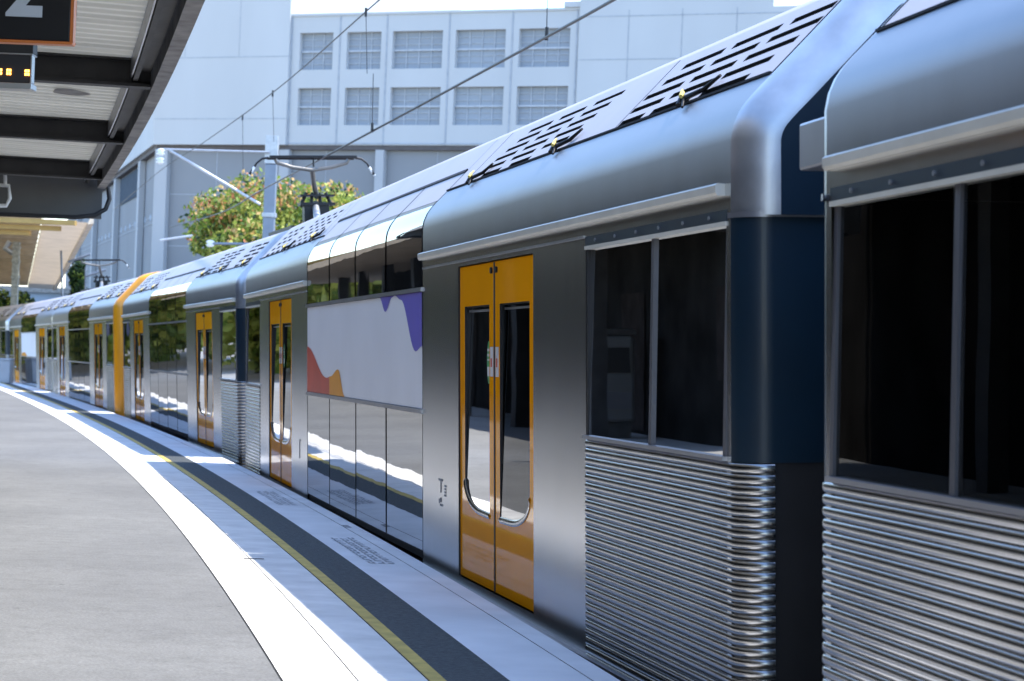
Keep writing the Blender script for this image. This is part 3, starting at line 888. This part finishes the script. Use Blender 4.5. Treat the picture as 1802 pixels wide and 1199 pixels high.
# columns carrying the canopy back edge
for yc in (2.6, 12.1, 21.2):
    p = pp(yc, 6.0, 0); mb = MB()
    mb.box(-.11, .11, -.11, .11, 0, CH + .2, 'canopy_steel', T=lambda x, y_, z: (p[0] + x, p[1] + y_, p[2] + z)); cbuild(mb, 'canopy_column')

# canopy added out of view to keep the far half of the platform shaded
rc = empty('platform_canopy', Matrix.Translation(pp(50, 5, 3)), 'long unseen canopy added to shade the far half of the platform, mirrored in the train', 'canopy')
RI = rc.matrix_world.inverted()
mb = MB(); mb.grid([[pp(y, 2.9, CH), pp(y, 2.9, CH + .3), pp(y, 7, CH + .32), pp(y, 7, CH), pp(y, 2.95, CH)] for y in [28.5 + 2 * i for i in range(24)]], 'deck_brown', False); cbuild(mb, 'roof_deck', rc, RI)
for yc in range(32, 74, 6):
    mb = MB(); p = pp(yc, 5.4, 0); mb.box(-.12, .12, -.12, .12, 0, CH, 'canopy_steel', T=lambda x, y_, z: (p[0] + x, p[1] + y_, p[2] + z)); cbuild(mb, 'canopy_column', rc, RI)
# station building behind the canopy
sb = empty('station_building', Matrix.Translation(pp(20, 7, 0)), 'dark brick station building along the back of the platform, reflected in the train', 'building')
SI = sb.matrix_world.inverted()
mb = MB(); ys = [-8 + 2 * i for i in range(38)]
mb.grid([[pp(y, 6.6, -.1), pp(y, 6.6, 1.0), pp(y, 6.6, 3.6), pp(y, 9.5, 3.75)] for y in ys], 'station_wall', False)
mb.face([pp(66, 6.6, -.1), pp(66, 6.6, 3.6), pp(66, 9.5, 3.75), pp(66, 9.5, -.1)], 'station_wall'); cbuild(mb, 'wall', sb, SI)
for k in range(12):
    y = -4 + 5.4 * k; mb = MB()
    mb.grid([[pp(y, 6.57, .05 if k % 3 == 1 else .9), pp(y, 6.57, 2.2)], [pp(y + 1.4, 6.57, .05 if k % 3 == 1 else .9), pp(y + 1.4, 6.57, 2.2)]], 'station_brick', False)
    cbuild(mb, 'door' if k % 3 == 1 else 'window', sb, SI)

# added ticket machine, out of view: stands in for reflections in the near end windows
tp = Vector(pp(33, 5.9, 0))
tmx = empty('stand_in_ticket_machine', Matrix.Translation(tp) @ Matrix.Rotation(.25, 4, 'Z'), 'added grey ticket machine with a dark screen, standing in for reflections in the end window beside the orange doors', 'ticket machine')
mb = MB(); mb.box(-.25, .25, -.3, .3, .25, 1.55, 'canopy_end'); bevel(mb.build('body', tmx, fix=True), .05)
mb = MB(); mb.box(-.17, .17, -.318, -.302, .98, 1.36, 'sign_black'); mb.build('screen', tmx, fix=True)
mb = MB(); mb.box(-.19, .19, -.312, -.302, .45, .70, 'frame_dark'); mb.build('tray', tmx, fix=True)
mb = MB(); mb.box(-.27, .27, -.32, .32, 1.551, 1.63, 'canopy_steel'); mb.build('hood', tmx, fix=True)
mb = MB(); mb.box(-.20, .20, -.25, .25, 0, .249, 'canopy_steel'); mb.build('plinth', tmx, fix=True)
# ------------------------------------------------------------------ elevated concourse roof spanning the line far away
fx = lambda y: -15.8 - .2208 * (y - 85)
far = empty('concourse_roof', Matrix.Translation((-24, 110, 5)), 'cream ribbed elevated roof far down the line with a wide pale edge and tan end beams', 'roof')
FI = far.matrix_world.inverted()
FH = 4.80
def fp(y, o, h): return (fx(y) - o, y, h - .0265 * (y - 85))
mb = MB(); rows = []; n = 260
for i in range(n + 1):
    y = 85.4 + 66 * i / n; ph = (i % 5)
    dz = .03 if ph in (1, 2) else 0
    rows.append([fp(y, 1.9, FH + .30 + dz), fp(y, 16, FH + .38 + dz)])
mb.grid(rows, 'far_canopy_sheet', False); cbuild(mb, 'ribbed_sheet', far, FI)
for i in range(19):
    mb = MB(); y = 87.5 + 3.4 * i; mb.grid([[fp(y, o, FH + .10), fp(y + .28, o, FH + .10), fp(y + .28, o, FH + .36), fp(y, o, FH + .36)] for o in (1.92, 16)], 'far_canopy_rib', False, True); cbuild(mb, 'rafter', far, FI)
mb = MB(); ys = [85 + 67 * i / 20 for i in range(21)]
mb.grid([[fp(y, 0, FH + .3), fp(y, 0, FH), fp(y, .22, FH - .03), fp(y, .26, FH + .04), fp(y, 1.85, FH + .08), fp(y, 1.9, FH + .2)] for y in ys], 'far_canopy_edge', False); cbuild(mb, 'edge_soffit', far, FI)
mb = MB(); mb.grid([[fp(y, -.03, FH + .55), fp(y, -.03, FH + .28)] for y in ys], 'far_canopy_edge', False); cbuild(mb, 'fascia', far, FI)
for i, (yy, o0, dh) in enumerate(((84.6, .72, .0), (84.9, 1.28, -.22), (85.2, 2.4, -.42))):
    mb = MB(); mb.box(0, 1, 0, 1, 0, 1, 'cream_beam', T=lambda x, y_, z: (fx(yy) - o0 - 12 * x, yy + .4 * y_, FH + dh - .10 + .18 * z)); cbuild(mb, 'end_beam', far, FI)
cx, cy = -22.05, 100.5
mb = MB(); mb.box(-.14, .14, -.14, .14, -2.6, FH - .30, 'grey_column', T=lambda x, y_, z: (cx + x, cy + y_, z))
for z in (2.9, 3.6, 4.2): mb.box(-.17, .17, -.17, .17, z, z + .1, 'grey_column', T=lambda x, y_, zz: (cx + x, cy + y_, zz))
cbuild(mb, 'roof_column', far, FI)
mb = MB(); mb.tube([(cx - .3, cy, FH - .3), (cx - .5, cy, FH - .6), (cx - .15, cy, FH - .8)], .13, 'galvanised', 8); cbuild(mb, 'bracket', far, FI)

# ------------------------------------------------------------------ hanging signs
def text_mesh(txt, size, depth):
    cu = bpy.data.curves.new('t', 'FONT'); cu.body = txt; cu.size = size; cu.extrude = depth; cu.align_x = 'CENTER'; cu.align_y = 'CENTER'; cu.offset = size * .03
    o = bpy.data.objects.new('t', cu); COL.objects.link(o)
    me = bpy.data.meshes.new_from_object(o.evaluated_get(bpy.context.evaluated_depsgraph_get()))
    bpy.data.objects.remove(o); bpy.data.curves.remove(cu); return me
sgx, sgy, sgz = -2.245, 10.0, 2.49
sg = empty('platform_sign', Matrix.Translation((sgx, sgy, sgz)), 'black hanging platform sign with white number 2 and thin orange frame', 'sign')
mb = MB(); mb.box(-.505, .255, -.03, .03, .012, .50, 'sign_black'); bevel(mb.build('board', sg, fix=True), .006)
mb = MB()
for a in ((-.517, .267, -.036, .036, 0, .0125), (-.517, .267, -.036, .036, .4995, .512), (-.517, -.5045, -.036, .036, .0125, .4995), (.2545, .267, -.036, .036, .0125, .4995)): mb.box(*a, 'sign_orange')
bevel(mb.build('frame', sg, fix=True), .003)
me = text_mesh('2', .325, .003); me.materials.clear(); me.materials.append(MATS['sign_digit'])
link('number', me, sg, Matrix.Translation((.05, -.033, .222)) @ Matrix.Rotation(R(90), 4, 'X'))
for q in (-.18, .18):
    mb = MB(); mb.tube([(q, 0, .51), (q, 0, .78)], .014, 'canopy_steel', 8); mb.build('hanger', sg)
ld = empty('departure_display', Matrix.Translation((-2.615, 11.0, 2.385)), 'dark dot matrix display with amber dots hanging below the number sign', 'display')
mb = MB(); mb.box(-.28, .245, -.05, .05, .03, .165, 'led_case'); mb.build('case', ld, fix=True)
mb = MB(); mb.box(-.29, .255, -.06, .06, 0, .028, 'led_bezel'); mb.box(-.29, .255, -.055, .055, .1655, .172, 'led_bezel'); mb.box(.2455, .255, -.056, .0, .0285, .165, 'led_bezel')
mb.box(-.29, .255, -.05, .05, .1725, .225, 'canopy_steel'); bevel(mb.build('bezel', ld, fix=True), .003)
for cxp in (.232, .144, .100, .05, -.02, -.1, -.15, -.2):
    mb = MB()
    for i in range(2):
        for j in range(2): mb.box(cxp - .012 + .012 * i, cxp - .003 + .012 * i, -.054, -.0505, .066 + .016 * j, .078 + .016 * j, 'led_amber')
    mb.build('lamp', ld)
for q in (-.2, .2):
    mb = MB(); mb.tube([(q, 0, .22), (q, 0, .95)], .012, 'canopy_steel', 8); mb.build('hanger', ld)
cb = empty('pipe_bracket', Matrix.Translation((-5.70, 25.2, 2.56)), 'small white looped bracket under the canopy at the left edge', 'bracket')
mb = MB(); mb.tube([(-.2, 0, .17), (.06, 0, .16), (.075, 0, .02), (.04, 0, -.06), (-.2, 0, -.07)], .022, 'insulator_white', 8); mb.build('loop', cb)
mb = MB(); mb.tube([(.02, 0, .15), (.0, 0, .5)], .02, 'insulator_white', 8); mb.build('hanger', cb)

# ------------------------------------------------------------------ grey bin at the platform edge far away
bn = empty('litter_bin', Matrix.Translation((-18.15, 80, G * 80)), 'pale grey box bin with a dark round hole, far down the platform edge', 'bin')
mb = MB(); mb.box(-.6, .6, -.3, .3, 0, .80, 'bin_grey'); bevel(mb.build('body', bn, fix=True), .03)
mb = MB(); mb.box(-.63, .63, -.33, .33, .80, .86, 'bin_grey'); bevel(mb.build('lid', bn, fix=True), .02)
mb = MB(); mb.tube([(.12, -.315, .62), (.12, -.29, .62)], .11, 'black_rubber', 16); mb.build('opening', bn)

# ------------------------------------------------------------------ overhead line
def at(px, py, y):                        # a point of the place read off the photograph at a known distance y
    cr, sr = math.cos(.0399), math.sin(.0399)
    a, b = (px - 901) / 4000, -(py - 599.5) / 4000
    X, Z = a * cr - b * sr, a * sr + b * cr
    return Vector((X * y, y, 1.30 + (Z - .0028) * y))
MX, MY, MZ = -6.53, 60.0, -1.1 + G * 60
ms = empty('catenary_mast', Matrix.Translation((MX, MY, MZ)), 'grey steel mast behind the train with pale cantilever tubes over the track', 'mast')
ML = Vector((MX, MY, MZ))
mb = MB(); mb.box(-.15, .15, -.15, .15, 0, 5.52 - MZ, 'mast_paint'); bevel(mb.build('post', ms, fix=True), .02)
mb = MB(); mb.box(-.165, .165, -.165, .165, 5.53 - MZ, 6.27 - MZ, 'galvanised'); bevel(mb.build('cap', ms, fix=True), .01)
mb = MB(); mb.box(-.18, .18, -.18, .18, 4.12 - MZ, 4.24 - MZ, 'galvanised'); bevel(mb.build('clamp_band', ms, fix=True), .01)
def mt(x0, y0, x1, y1, r, mat, name):
    mb = MB(); mb.tube([at(x0, y0, MY - .25) - ML, at(x1, y1, MY - .25) - ML], r, mat, 8); return mb.build(name, ms)
mt(474, 268, 285, 263, .030, 'galvanised', 'top_tube')
mt(458, 360, 299, 265, .036, 'tube_grey', 'brace_tube')
mt(470, 430, 372, 429, .035, 'mast_paint', 'lower_tube')
mt(338, 415, 282, 423, .028, 'tube_grey', 'registration_arm')
for (px, py) in ((283, 268), (282, 283), (370, 429)):
    mb = MB(); p = at(px, py, MY - .25) - ML
    mb.tube([(p[0], p[1], p[2] - .09), (p[0], p[1], p[2] - .04), (p[0], p[1], p[2]), (p[0], p[1], p[2] + .05), (p[0], p[1], p[2] + .09)], [.05, .12, .06, .12, .05], 'insulator_white', 10); mb.build('insulator', ms)
def wire(name, pts, r, label, drops=()):
    o = empty(name, Matrix.Translation(pts[0]), label, 'wire')
    W = [Vector(p) - Vector(pts[0]) for p in pts]
    mb = MB(); mb.tube(W, r, 'wire', 6); mb.build('line', o)
    for a, b in drops:
        mb = MB(); mb.tube([Vector(a) - Vector(pts[0]), Vector(b) - Vector(pts[0])], .005, 'wire', 5); mb.build('dropper', o)
        mb = MB(); q = Vector(a) - Vector(pts[0]); mb.tube([q - Vector((0, 0, .06)), q + Vector((0, 0, .06))], .018, 'wire', 6); mb.build('clip', o)
    return o
def sm(P, n=8):
    P = [Vector(p) for p in P]; out = []
    for i in range(len(P) - 1):
        a, b, c, d = P[max(0, i - 1)], P[i], P[i + 1], P[min(len(P) - 1, i + 2)]
        for k in range(n):
            t = k / n; out.append(.5 * ((2 * b) + (c - a) * t + (2 * a - 5 * b + 4 * c - d) * t * t + (3 * b - a - 3 * c + d) * t ** 3))
    return out + [P[-1]]
cont = [at(1400, -190, 13), at(1080, 0, 18.4), at(830, 137, 24), at(570, 277, 32), at(460, 335, 42), at(385, 376, 60), at(300, 400, 90)]
mess = [at(905, -200, 22), at(668, 0, 30), at(487, 158, 42), at(360, 250, 56), at(283, 300, 66), at(200, 370, 95)]
wire('contact_wire', sm(cont), .016, 'thick dark contact wire running down to the pantograph bow', drops=[(at(962, 60, 21), at(965, -140, 21)), (at(655, 225, 28.5), at(657, 130, 28.5))])
wire('support_wire', sm(mess), .011, 'thin upper wire crossing the pale building to the white insulators', drops=[(at(427, 207, 48), at(428, 320, 48)), (at(644, 22, 31), at(646, 130, 31)), (at(480, 165, 43), at(482, 250, 43))])

# ------------------------------------------------------------------ big pale building
B0 = Vector((-23.96, 150.0, 0)); PSI = .42
U = Vector((math.cos(PSI), -math.sin(PSI), 0)); Nn = Vector((math.sin(PSI), math.cos(PSI), 0))
bl = empty('office_building', Matrix.Translation((B0.x, B0.y, -3.5)), 'large pale concrete building with grid windows behind the train', 'building')
BI = bl.matrix_world.inverted()
def F(u, d, h): return B0 + U * u + Nn * d + Vector((0, 0, h))           # d into the building
WU = [(10.55, 12.95), (13.95, 16.4), (17.2, 20.7), (21.6, 25.0), (25.9, 29.3)]
WH = [(14.13, 16.5), (17.67, 20.03)]
BASE = -4.0
mb = MB()
def fbox(mb, u0, u1, d0, d1, h0, h1, mat): mb.box(u0, u1, d0, d1, h0, h1, mat, T=lambda a, b, c: F(a, b, c))
# wall with window openings
us = sorted({9.9, 30.0} | {x for w in WU for x in w}); hs = sorted({12.85, 21.1} | {x for w in WH for x in w})
for i in range(len(us) - 1):
    for j in range(len(hs) - 1):
        if (us[i], us[i + 1]) in WU and (hs[j], hs[j + 1]) in WH:
            a, b, c, d = us[i], us[i + 1], hs[j], hs[j + 1]
            for p, q in (((a, c), (b, c)), ((a, d), (b, d)), ((a, c), (a, d)), ((b, c), (b, d))):
                mb.face([F(p[0], 0, p[1]), F(q[0], 0, q[1]), F(q[0], .35, q[1]), F(p[0], .35, p[1])], 'facade_light')
            continue
        mb.face([F(us[i], 0, hs[j]), F(us[i], 0, hs[j + 1]), F(us[i + 1], 0, hs[j + 1]), F(us[i + 1], 0, hs[j])], 'facade_light')
fbox(mb, 9.9, 30.0, .36, 25, 12.85, 21.1, 'facade_light')
fbox(mb, 9.9, 30.0, -.08, .3, 21.1, 21.25, 'facade_light')
for u in (9.95, 13.45, 16.8, 21.15, 25.45, 29.75): fbox(mb, u - .05, u + .05, -.03, -.001, 12.85, 21.1, 'facade_seam')
fbox(mb, 9.9, 30, -.05, -.001, 12.9, 13.0, 'facade_seam')
mb.v = [tuple(BI @ Vector(p)) for p in mb.v]; mb.build('upper_wall', bl)
mb = MB(); fbox(mb, -.1, 9.9, -.25, 25, 12.85, 28, 'facade_light')
for u in (2.1, 6.2): fbox(mb, u - .02, u + .02, -.262, -.251, 18.5, 28, 'facade_seam')
fbox(mb, -.1, 9.9, -.262, -.251, 14.5, 14.56, 'facade_seam'); fbox(mb, -.1, 9.9, -.262, -.251, 18.5, 18.56, 'facade_seam')
mb.v = [tuple(BI @ Vector(p)) for p in mb.v]; mb.build('stair_tower', bl)
mb = MB(); fbox(mb, 30.0, 42.2, -.3, 25, 12.85, 25, 'facade_light'); fbox(mb, 42.2, 75, -.3, 25, 12.85, 21.0, 'facade_light')
for u in (33.2, 36.6, 40.0, 44, 48): fbox(mb, u - .03, u + .03, -.315, -.301, 12.85, 21, 'facade_seam')
for h in (15.2, 18.0, 20.6): fbox(mb, 30, 60, -.315, -.301, h, h + .06, 'facade_seam')
fbox(mb, 28.9, 30.0, -.2, .3, 21.26, 21.6, 'facade_light')
mb.v = [tuple(BI @ Vector(p)) for p in mb.v]; mb.build('plant_wall', bl)
for w in WU:
    for h in WH:
        mb = MB(); gm = ('facade_glass', 'facade_glass', 'facade_blind')[(int(w[0]) * 7 + int(h[0])) % 3]; mb.face([F(w[0], .34, h[0]), F(w[0], .34, h[1]), F(w[1], .34, h[1]), F(w[1], .34, h[0])], gm)
        mb.v = [tuple(BI @ Vector(p)) for p in mb.v]; wo = mb.build('window', bl)
        mb = MB(); nb = 3 if w[1] - w[0] < 3 else 4
        hm = h[0] + (h[1] - h[0]) * .5
        fbox(mb, w[0], w[1], .20, .335, hm - .06, hm + .06, 'glazing_bar')
        for k in range(1, nb): u = w[0] + (w[1] - w[0]) * k / nb; fbox(mb, u - .025, u + .025, .28, .33, h[0], h[1], 'glazing_bar')
        for hh in (.17, .34, .66, .83): z = h[0] + (h[1] - h[0]) * hh; fbox(mb, w[0], w[1], .285, .325, z - .018, z + .018, 'glazing_bar')
        mb.v = [tuple(BI @ Vector(p)) for p in mb.v]; mb.build('glazing_bars', wo)
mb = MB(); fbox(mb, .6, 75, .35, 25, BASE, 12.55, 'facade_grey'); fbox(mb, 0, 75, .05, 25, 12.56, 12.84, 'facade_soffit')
for h in (3.0, 6.2, 9.6): fbox(mb, 1, 40, .335, .349, h, h + .05, 'facade_seam')
for u in (4.5, 12.6, 20.5, 25): fbox(mb, u - .02, u + .02, .335, .349, BASE, 12.5, 'facade_seam')
mb.v = [tuple(BI @ Vector(p)) for p in mb.v]; mb.build('lower_wall', bl)
for (a, b) in ((0, .95), (9.4, 10.1), (16.35, 16.95), (24.3, 25.0)):
    mb = MB(); fbox(mb, a, b, -.1, .33, BASE, 12.555, 'facade_pillar'); mb.v = [tuple(BI @ Vector(p)) for p in mb.v]; mb.build('pillar', bl)
# receding left face
LA = .25
Dl = Vector((-math.sin(LA), math.cos(LA), 0)); Nl = Vector((math.cos(LA), math.sin(LA), 0))
def FL(s_, d, h): return B0 + Dl * s_ + Nl * d + Vector((0, 0, h))
def lbox(mb, s0, s1, d0, d1, h0, h1, mat): mb.box(s0, s1, d0, d1, h0, h1, mat, T=lambda a, b, c: FL(a, b, c))
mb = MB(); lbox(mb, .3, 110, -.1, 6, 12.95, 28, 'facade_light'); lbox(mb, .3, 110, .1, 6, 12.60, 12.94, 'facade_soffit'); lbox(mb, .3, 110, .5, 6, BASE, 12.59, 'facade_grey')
for h in (4.3, 7.9, 8.3): lbox(mb, .3, 110, .47, .499, h, h + .06, 'facade_seam')
for k in range(14): lbox(mb, 3 + 4.2 * k, 3.5 + 4.2 * k, .46, .498, 8.15, 8.55, 'far_blue')
mb.v = [tuple(BI @ Vector(p)) for p in mb.v]; mb.build('side_wall', bl)
for s_ in (12.5, 35, 60, 84):
    mb = MB(); lbox(mb, s_, s_ + 1.6, .05, .459, BASE, 12.595, 'facade_pillar'); mb.v = [tuple(BI @ Vector(p)) for p in mb.v]; mb.build('pillar', bl)
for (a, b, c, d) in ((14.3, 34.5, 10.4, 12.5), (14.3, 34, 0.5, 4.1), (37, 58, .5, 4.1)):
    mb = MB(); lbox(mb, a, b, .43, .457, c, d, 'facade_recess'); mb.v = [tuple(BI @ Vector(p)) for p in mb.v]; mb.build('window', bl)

# low blue-grey building and masts far down the line
db = empty('depot_building', Matrix.Translation((-44, 210, -4)), 'low blue-grey depot far beyond the end of the platform', 'building')
mb = MB(); mb.box(-14, 9.5, 0, 12, 0, 7.4, 'far_blue'); mb.build('wall', db)
mb = MB(); mb.box(-14.5, 10, -.6, 12.5, 7.41, 7.9, 'canopy_fascia'); mb.build('roof', db)
for k in range(5):
    mb = MB(); mb.box(-12 + 4.2 * k, -9.6 + 4.2 * k, -.12, -.02, 3.5, 6.2, 'facade_glass'); mb.build('window', db)
for i, (px, y, hh, lab) in enumerate(((119, 105, 6.75, 'pale blue-grey post beside the dark conifer, right of the far canopy edge'), (150, 112, 6.2, 'slim pale post against the receding wall, left of the far pantograph'))):
    x = (px - 901) / 4000 * y
    o = empty('signal_post', Matrix.Translation((x, y, -2.4)), lab, 'post')
    mb = MB(); mb.tube([(0, 0, 0), (-.45 if i == 0 else -.1, 0, hh)], .05, 'mast_paint', 8); mb.build('post', o)
    mb = MB(); mb.tube([(-.1, 0, hh * .92), (.9, 0, hh * .98)], .06, 'mast_paint', 6); mb.build('arm', o)

# ------------------------------------------------------------------ trees
def tree(name, label, cat, base, height, rx, rz, mats, nl=5200, leaf=.11, trunk=.16, seed=1, crown_z=None, lobes=14, fl=0.0, col=False, group=None):
    rnd = random.Random(seed)
    o = empty(name, Matrix.Translation(base), label, cat, group)
    cz = crown_z or height - rz
    mb = MB()
    mb.tube([(0, 0, 0), (.05, .02, cz * .5), (0, 0, cz)], [trunk, trunk * .75, trunk * .5], 'bark', 9)
    L = []
    for k in range(lobes):
        a = rnd.uniform(0, 2 * math.pi); q = rnd.uniform(-.75, .8); rr = math.sqrt(max(0, 1 - q * q)) * rnd.uniform(.35, .8)
        if col: rr = rnd.uniform(0, .25) * (1 - .6 * (q + 1) / 2)
        c = Vector((math.cos(a) * rr * rx, math.sin(a) * rr * rx, cz + q * rz * .8))
        L.append((c, (rnd.uniform(.16, .46) if fl else rnd.uniform(.30, .50)) * min(rx, rz) * (1.0 if not col else 1.1), rnd.random()))
        if k < 8: mb.tube([(0, 0, cz * .55), tuple(c * .5 + Vector((0, 0, cz * .35))), tuple(c)], [trunk * .45, trunk * .28, trunk * .08], 'bark', 6)
    mb.build('trunk', o)
    mb = MB()
    for i in range(nl):
        c, r, tint = rnd.choice(L)
        d = Vector((rnd.gauss(0, 1), rnd.gauss(0, 1), rnd.gauss(0, 1))).normalized()
        p = c + d * r * (rnd.random() ** .35) * (1 + .25 * mnoise.noise(c + d * 2))
        a = Vector((rnd.gauss(0, 1), rnd.gauss(0, 1), rnd.gauss(0, .6) + .5)).normalized()
        t = a.orthogonal().normalized(); t = (Matrix.Rotation(rnd.uniform(0, 6.28), 3, a) @ t); b = a.cross(t)
        w = leaf * rnd.uniform(.6, 1.35)
        k = rnd.random()
        if fl and tint > .25 and k < fl and d.z > -.3: mt_ = rnd.choice(mats[3:])
        else: mt_ = mats[0] if k < .55 * (1.4 - tint) else (mats[1] if k < .88 else mats[2])
        if fl and k < .10: mt_ = 'leaf_dark'
        mb.face([p - t * w * .5, p + b * w * .32, p + t * w * .6, p - b * w * .32], mt_)
    mb.build('crown', o)
    return o
tree('flowering_tree', 'leafy tree with orange-red flowers behind the train and the steel mast', 'tree', (-8.1, 80, -2.3), 8.85, 3.95, 2.5, ['leaf_light', 'leaf_green', 'leaf_green', 'flower_red', 'flower_orange', 'flower_orange'], nl=34000, leaf=.175, seed=11, lobes=52, fl=.46)
tree('bush', 'dark green bush under the far canopy at the left edge', 'bush', (-25.5, 116, -2.75), 5.5, 2.3, 1.7, ['leaf_dark', 'leaf_green', 'leaf_light'], nl=5000, leaf=.24, seed=9, lobes=18)
tree('conifer', 'narrow dark conifer between the far canopy edge and the pale posts', 'tree', (-23.8, 124, -2.85), 8.3, .95, 3.6, ['leaf_dark', 'leaf_dark', 'leaf_green'], nl=4200, leaf=.22, seed=3, lobes=22, col=True)
LABS = ['round green tree nearest the platform end, mirrored in the far carriages', 'tall green tree behind the round one beyond the platform', 'small yellow-green tree at the far end of the platform', 'broad green tree farthest out beyond the platform', 'bushy pale green tree between the round and the broad tree', 'low dark green tree at the end of the row beyond the platform', 'yellow-green tree behind the low dark one past the platform']
for i, (x, y, h) in enumerate(((-29.5, 94, 7.5), (-37, 104, 9.5), (-31, 112, 6.5), (-48, 122, 11), (-40, 116, 8), (-34, 124, 7), (-45, 108, 9))):
    tree('shade_tree', LABS[i], 'tree', (x, y, -2.3), h, h * .48, h * .46, ['leaf_light', 'leaf_green', 'leaf_green'], nl=2600, leaf=.55, seed=20 + i, lobes=18, crown_z=h * .52, group='trees beyond the platform end')

# ------------------------------------------------------------------ light, sky, camera
W = bpy.data.worlds.new('World'); S.world = W; W.use_nodes = True
nt = W.node_tree; nt.nodes.clear()
sky = nt.nodes.new('ShaderNodeTexSky'); sky.sky_type = 'NISHITA'; sky.sun_disc = False
EL, AZ = R(63.8), .24                              # elevation; angle from +X towards +Y
sky.sun_elevation = EL; sky.sun_rotation = math.pi / 2 - AZ
sky.air_density = 1.0; sky.dust_density = .3; sky.ozone_density = 4.0
bg = nt.nodes.new('ShaderNodeBackground'); bg.inputs[1].default_value = .15
wo = nt.nodes.new('ShaderNodeOutputWorld')
nt.links.new(sky.outputs[0], bg.inputs[0]); nt.links.new(bg.outputs[0], wo.inputs[0])
sl = bpy.data.lights.new('sun', 'SUN'); sl.energy = 2.1; sl.angle = R(.53); sl.color = (1, .95, .87)
so = bpy.data.objects.new('sun', sl); COL.objects.link(so)
dv = Vector((math.cos(EL) * math.cos(AZ), math.cos(EL) * math.sin(AZ), math.sin(EL)))
so.rotation_euler = dv.to_track_quat('Z', 'Y').to_euler()

cam = bpy.data.cameras.new('camera'); co = bpy.data.objects.new('camera', cam); COL.objects.link(co)
cam.sensor_width = 36; cam.lens = 4000.08 / 1802 * 36; cam.clip_end = 3000; cam.clip_start = .05
p_, r_ = -.0028, .0399
fw = Vector((0, math.cos(p_), math.sin(p_))); up0 = Vector((0, -math.sin(p_), math.cos(p_))); rt0 = Vector((1, 0, 0))
rt = rt0 * math.cos(r_) + up0 * math.sin(r_); up = up0 * math.cos(r_) - rt0 * math.sin(r_)
co.matrix_world = Matrix(((rt.x, up.x, -fw.x, 0), (rt.y, up.y, -fw.y, 0), (rt.z, up.z, -fw.z, 1.30), (0, 0, 0, 1)))
cam.dof.use_dof = True; cam.dof.focus_distance = 13.0; cam.dof.aperture_fstop = 6.3
S.camera = co
S.view_settings.view_transform = 'Standard'; S.view_settings.look = 'None'; S.view_settings.gamma = 1.0
S.view_settings.exposure = 2.05
S.cycles.max_bounces = 8; S.cycles.glossy_bounces = 5; S.cycles.transparent_max_bounces = 12; S.cycles.diffuse_bounces = 4
S.cycles.sample_clamp_indirect = 8
try: S.cycles.use_denoising = True
except Exception: pass
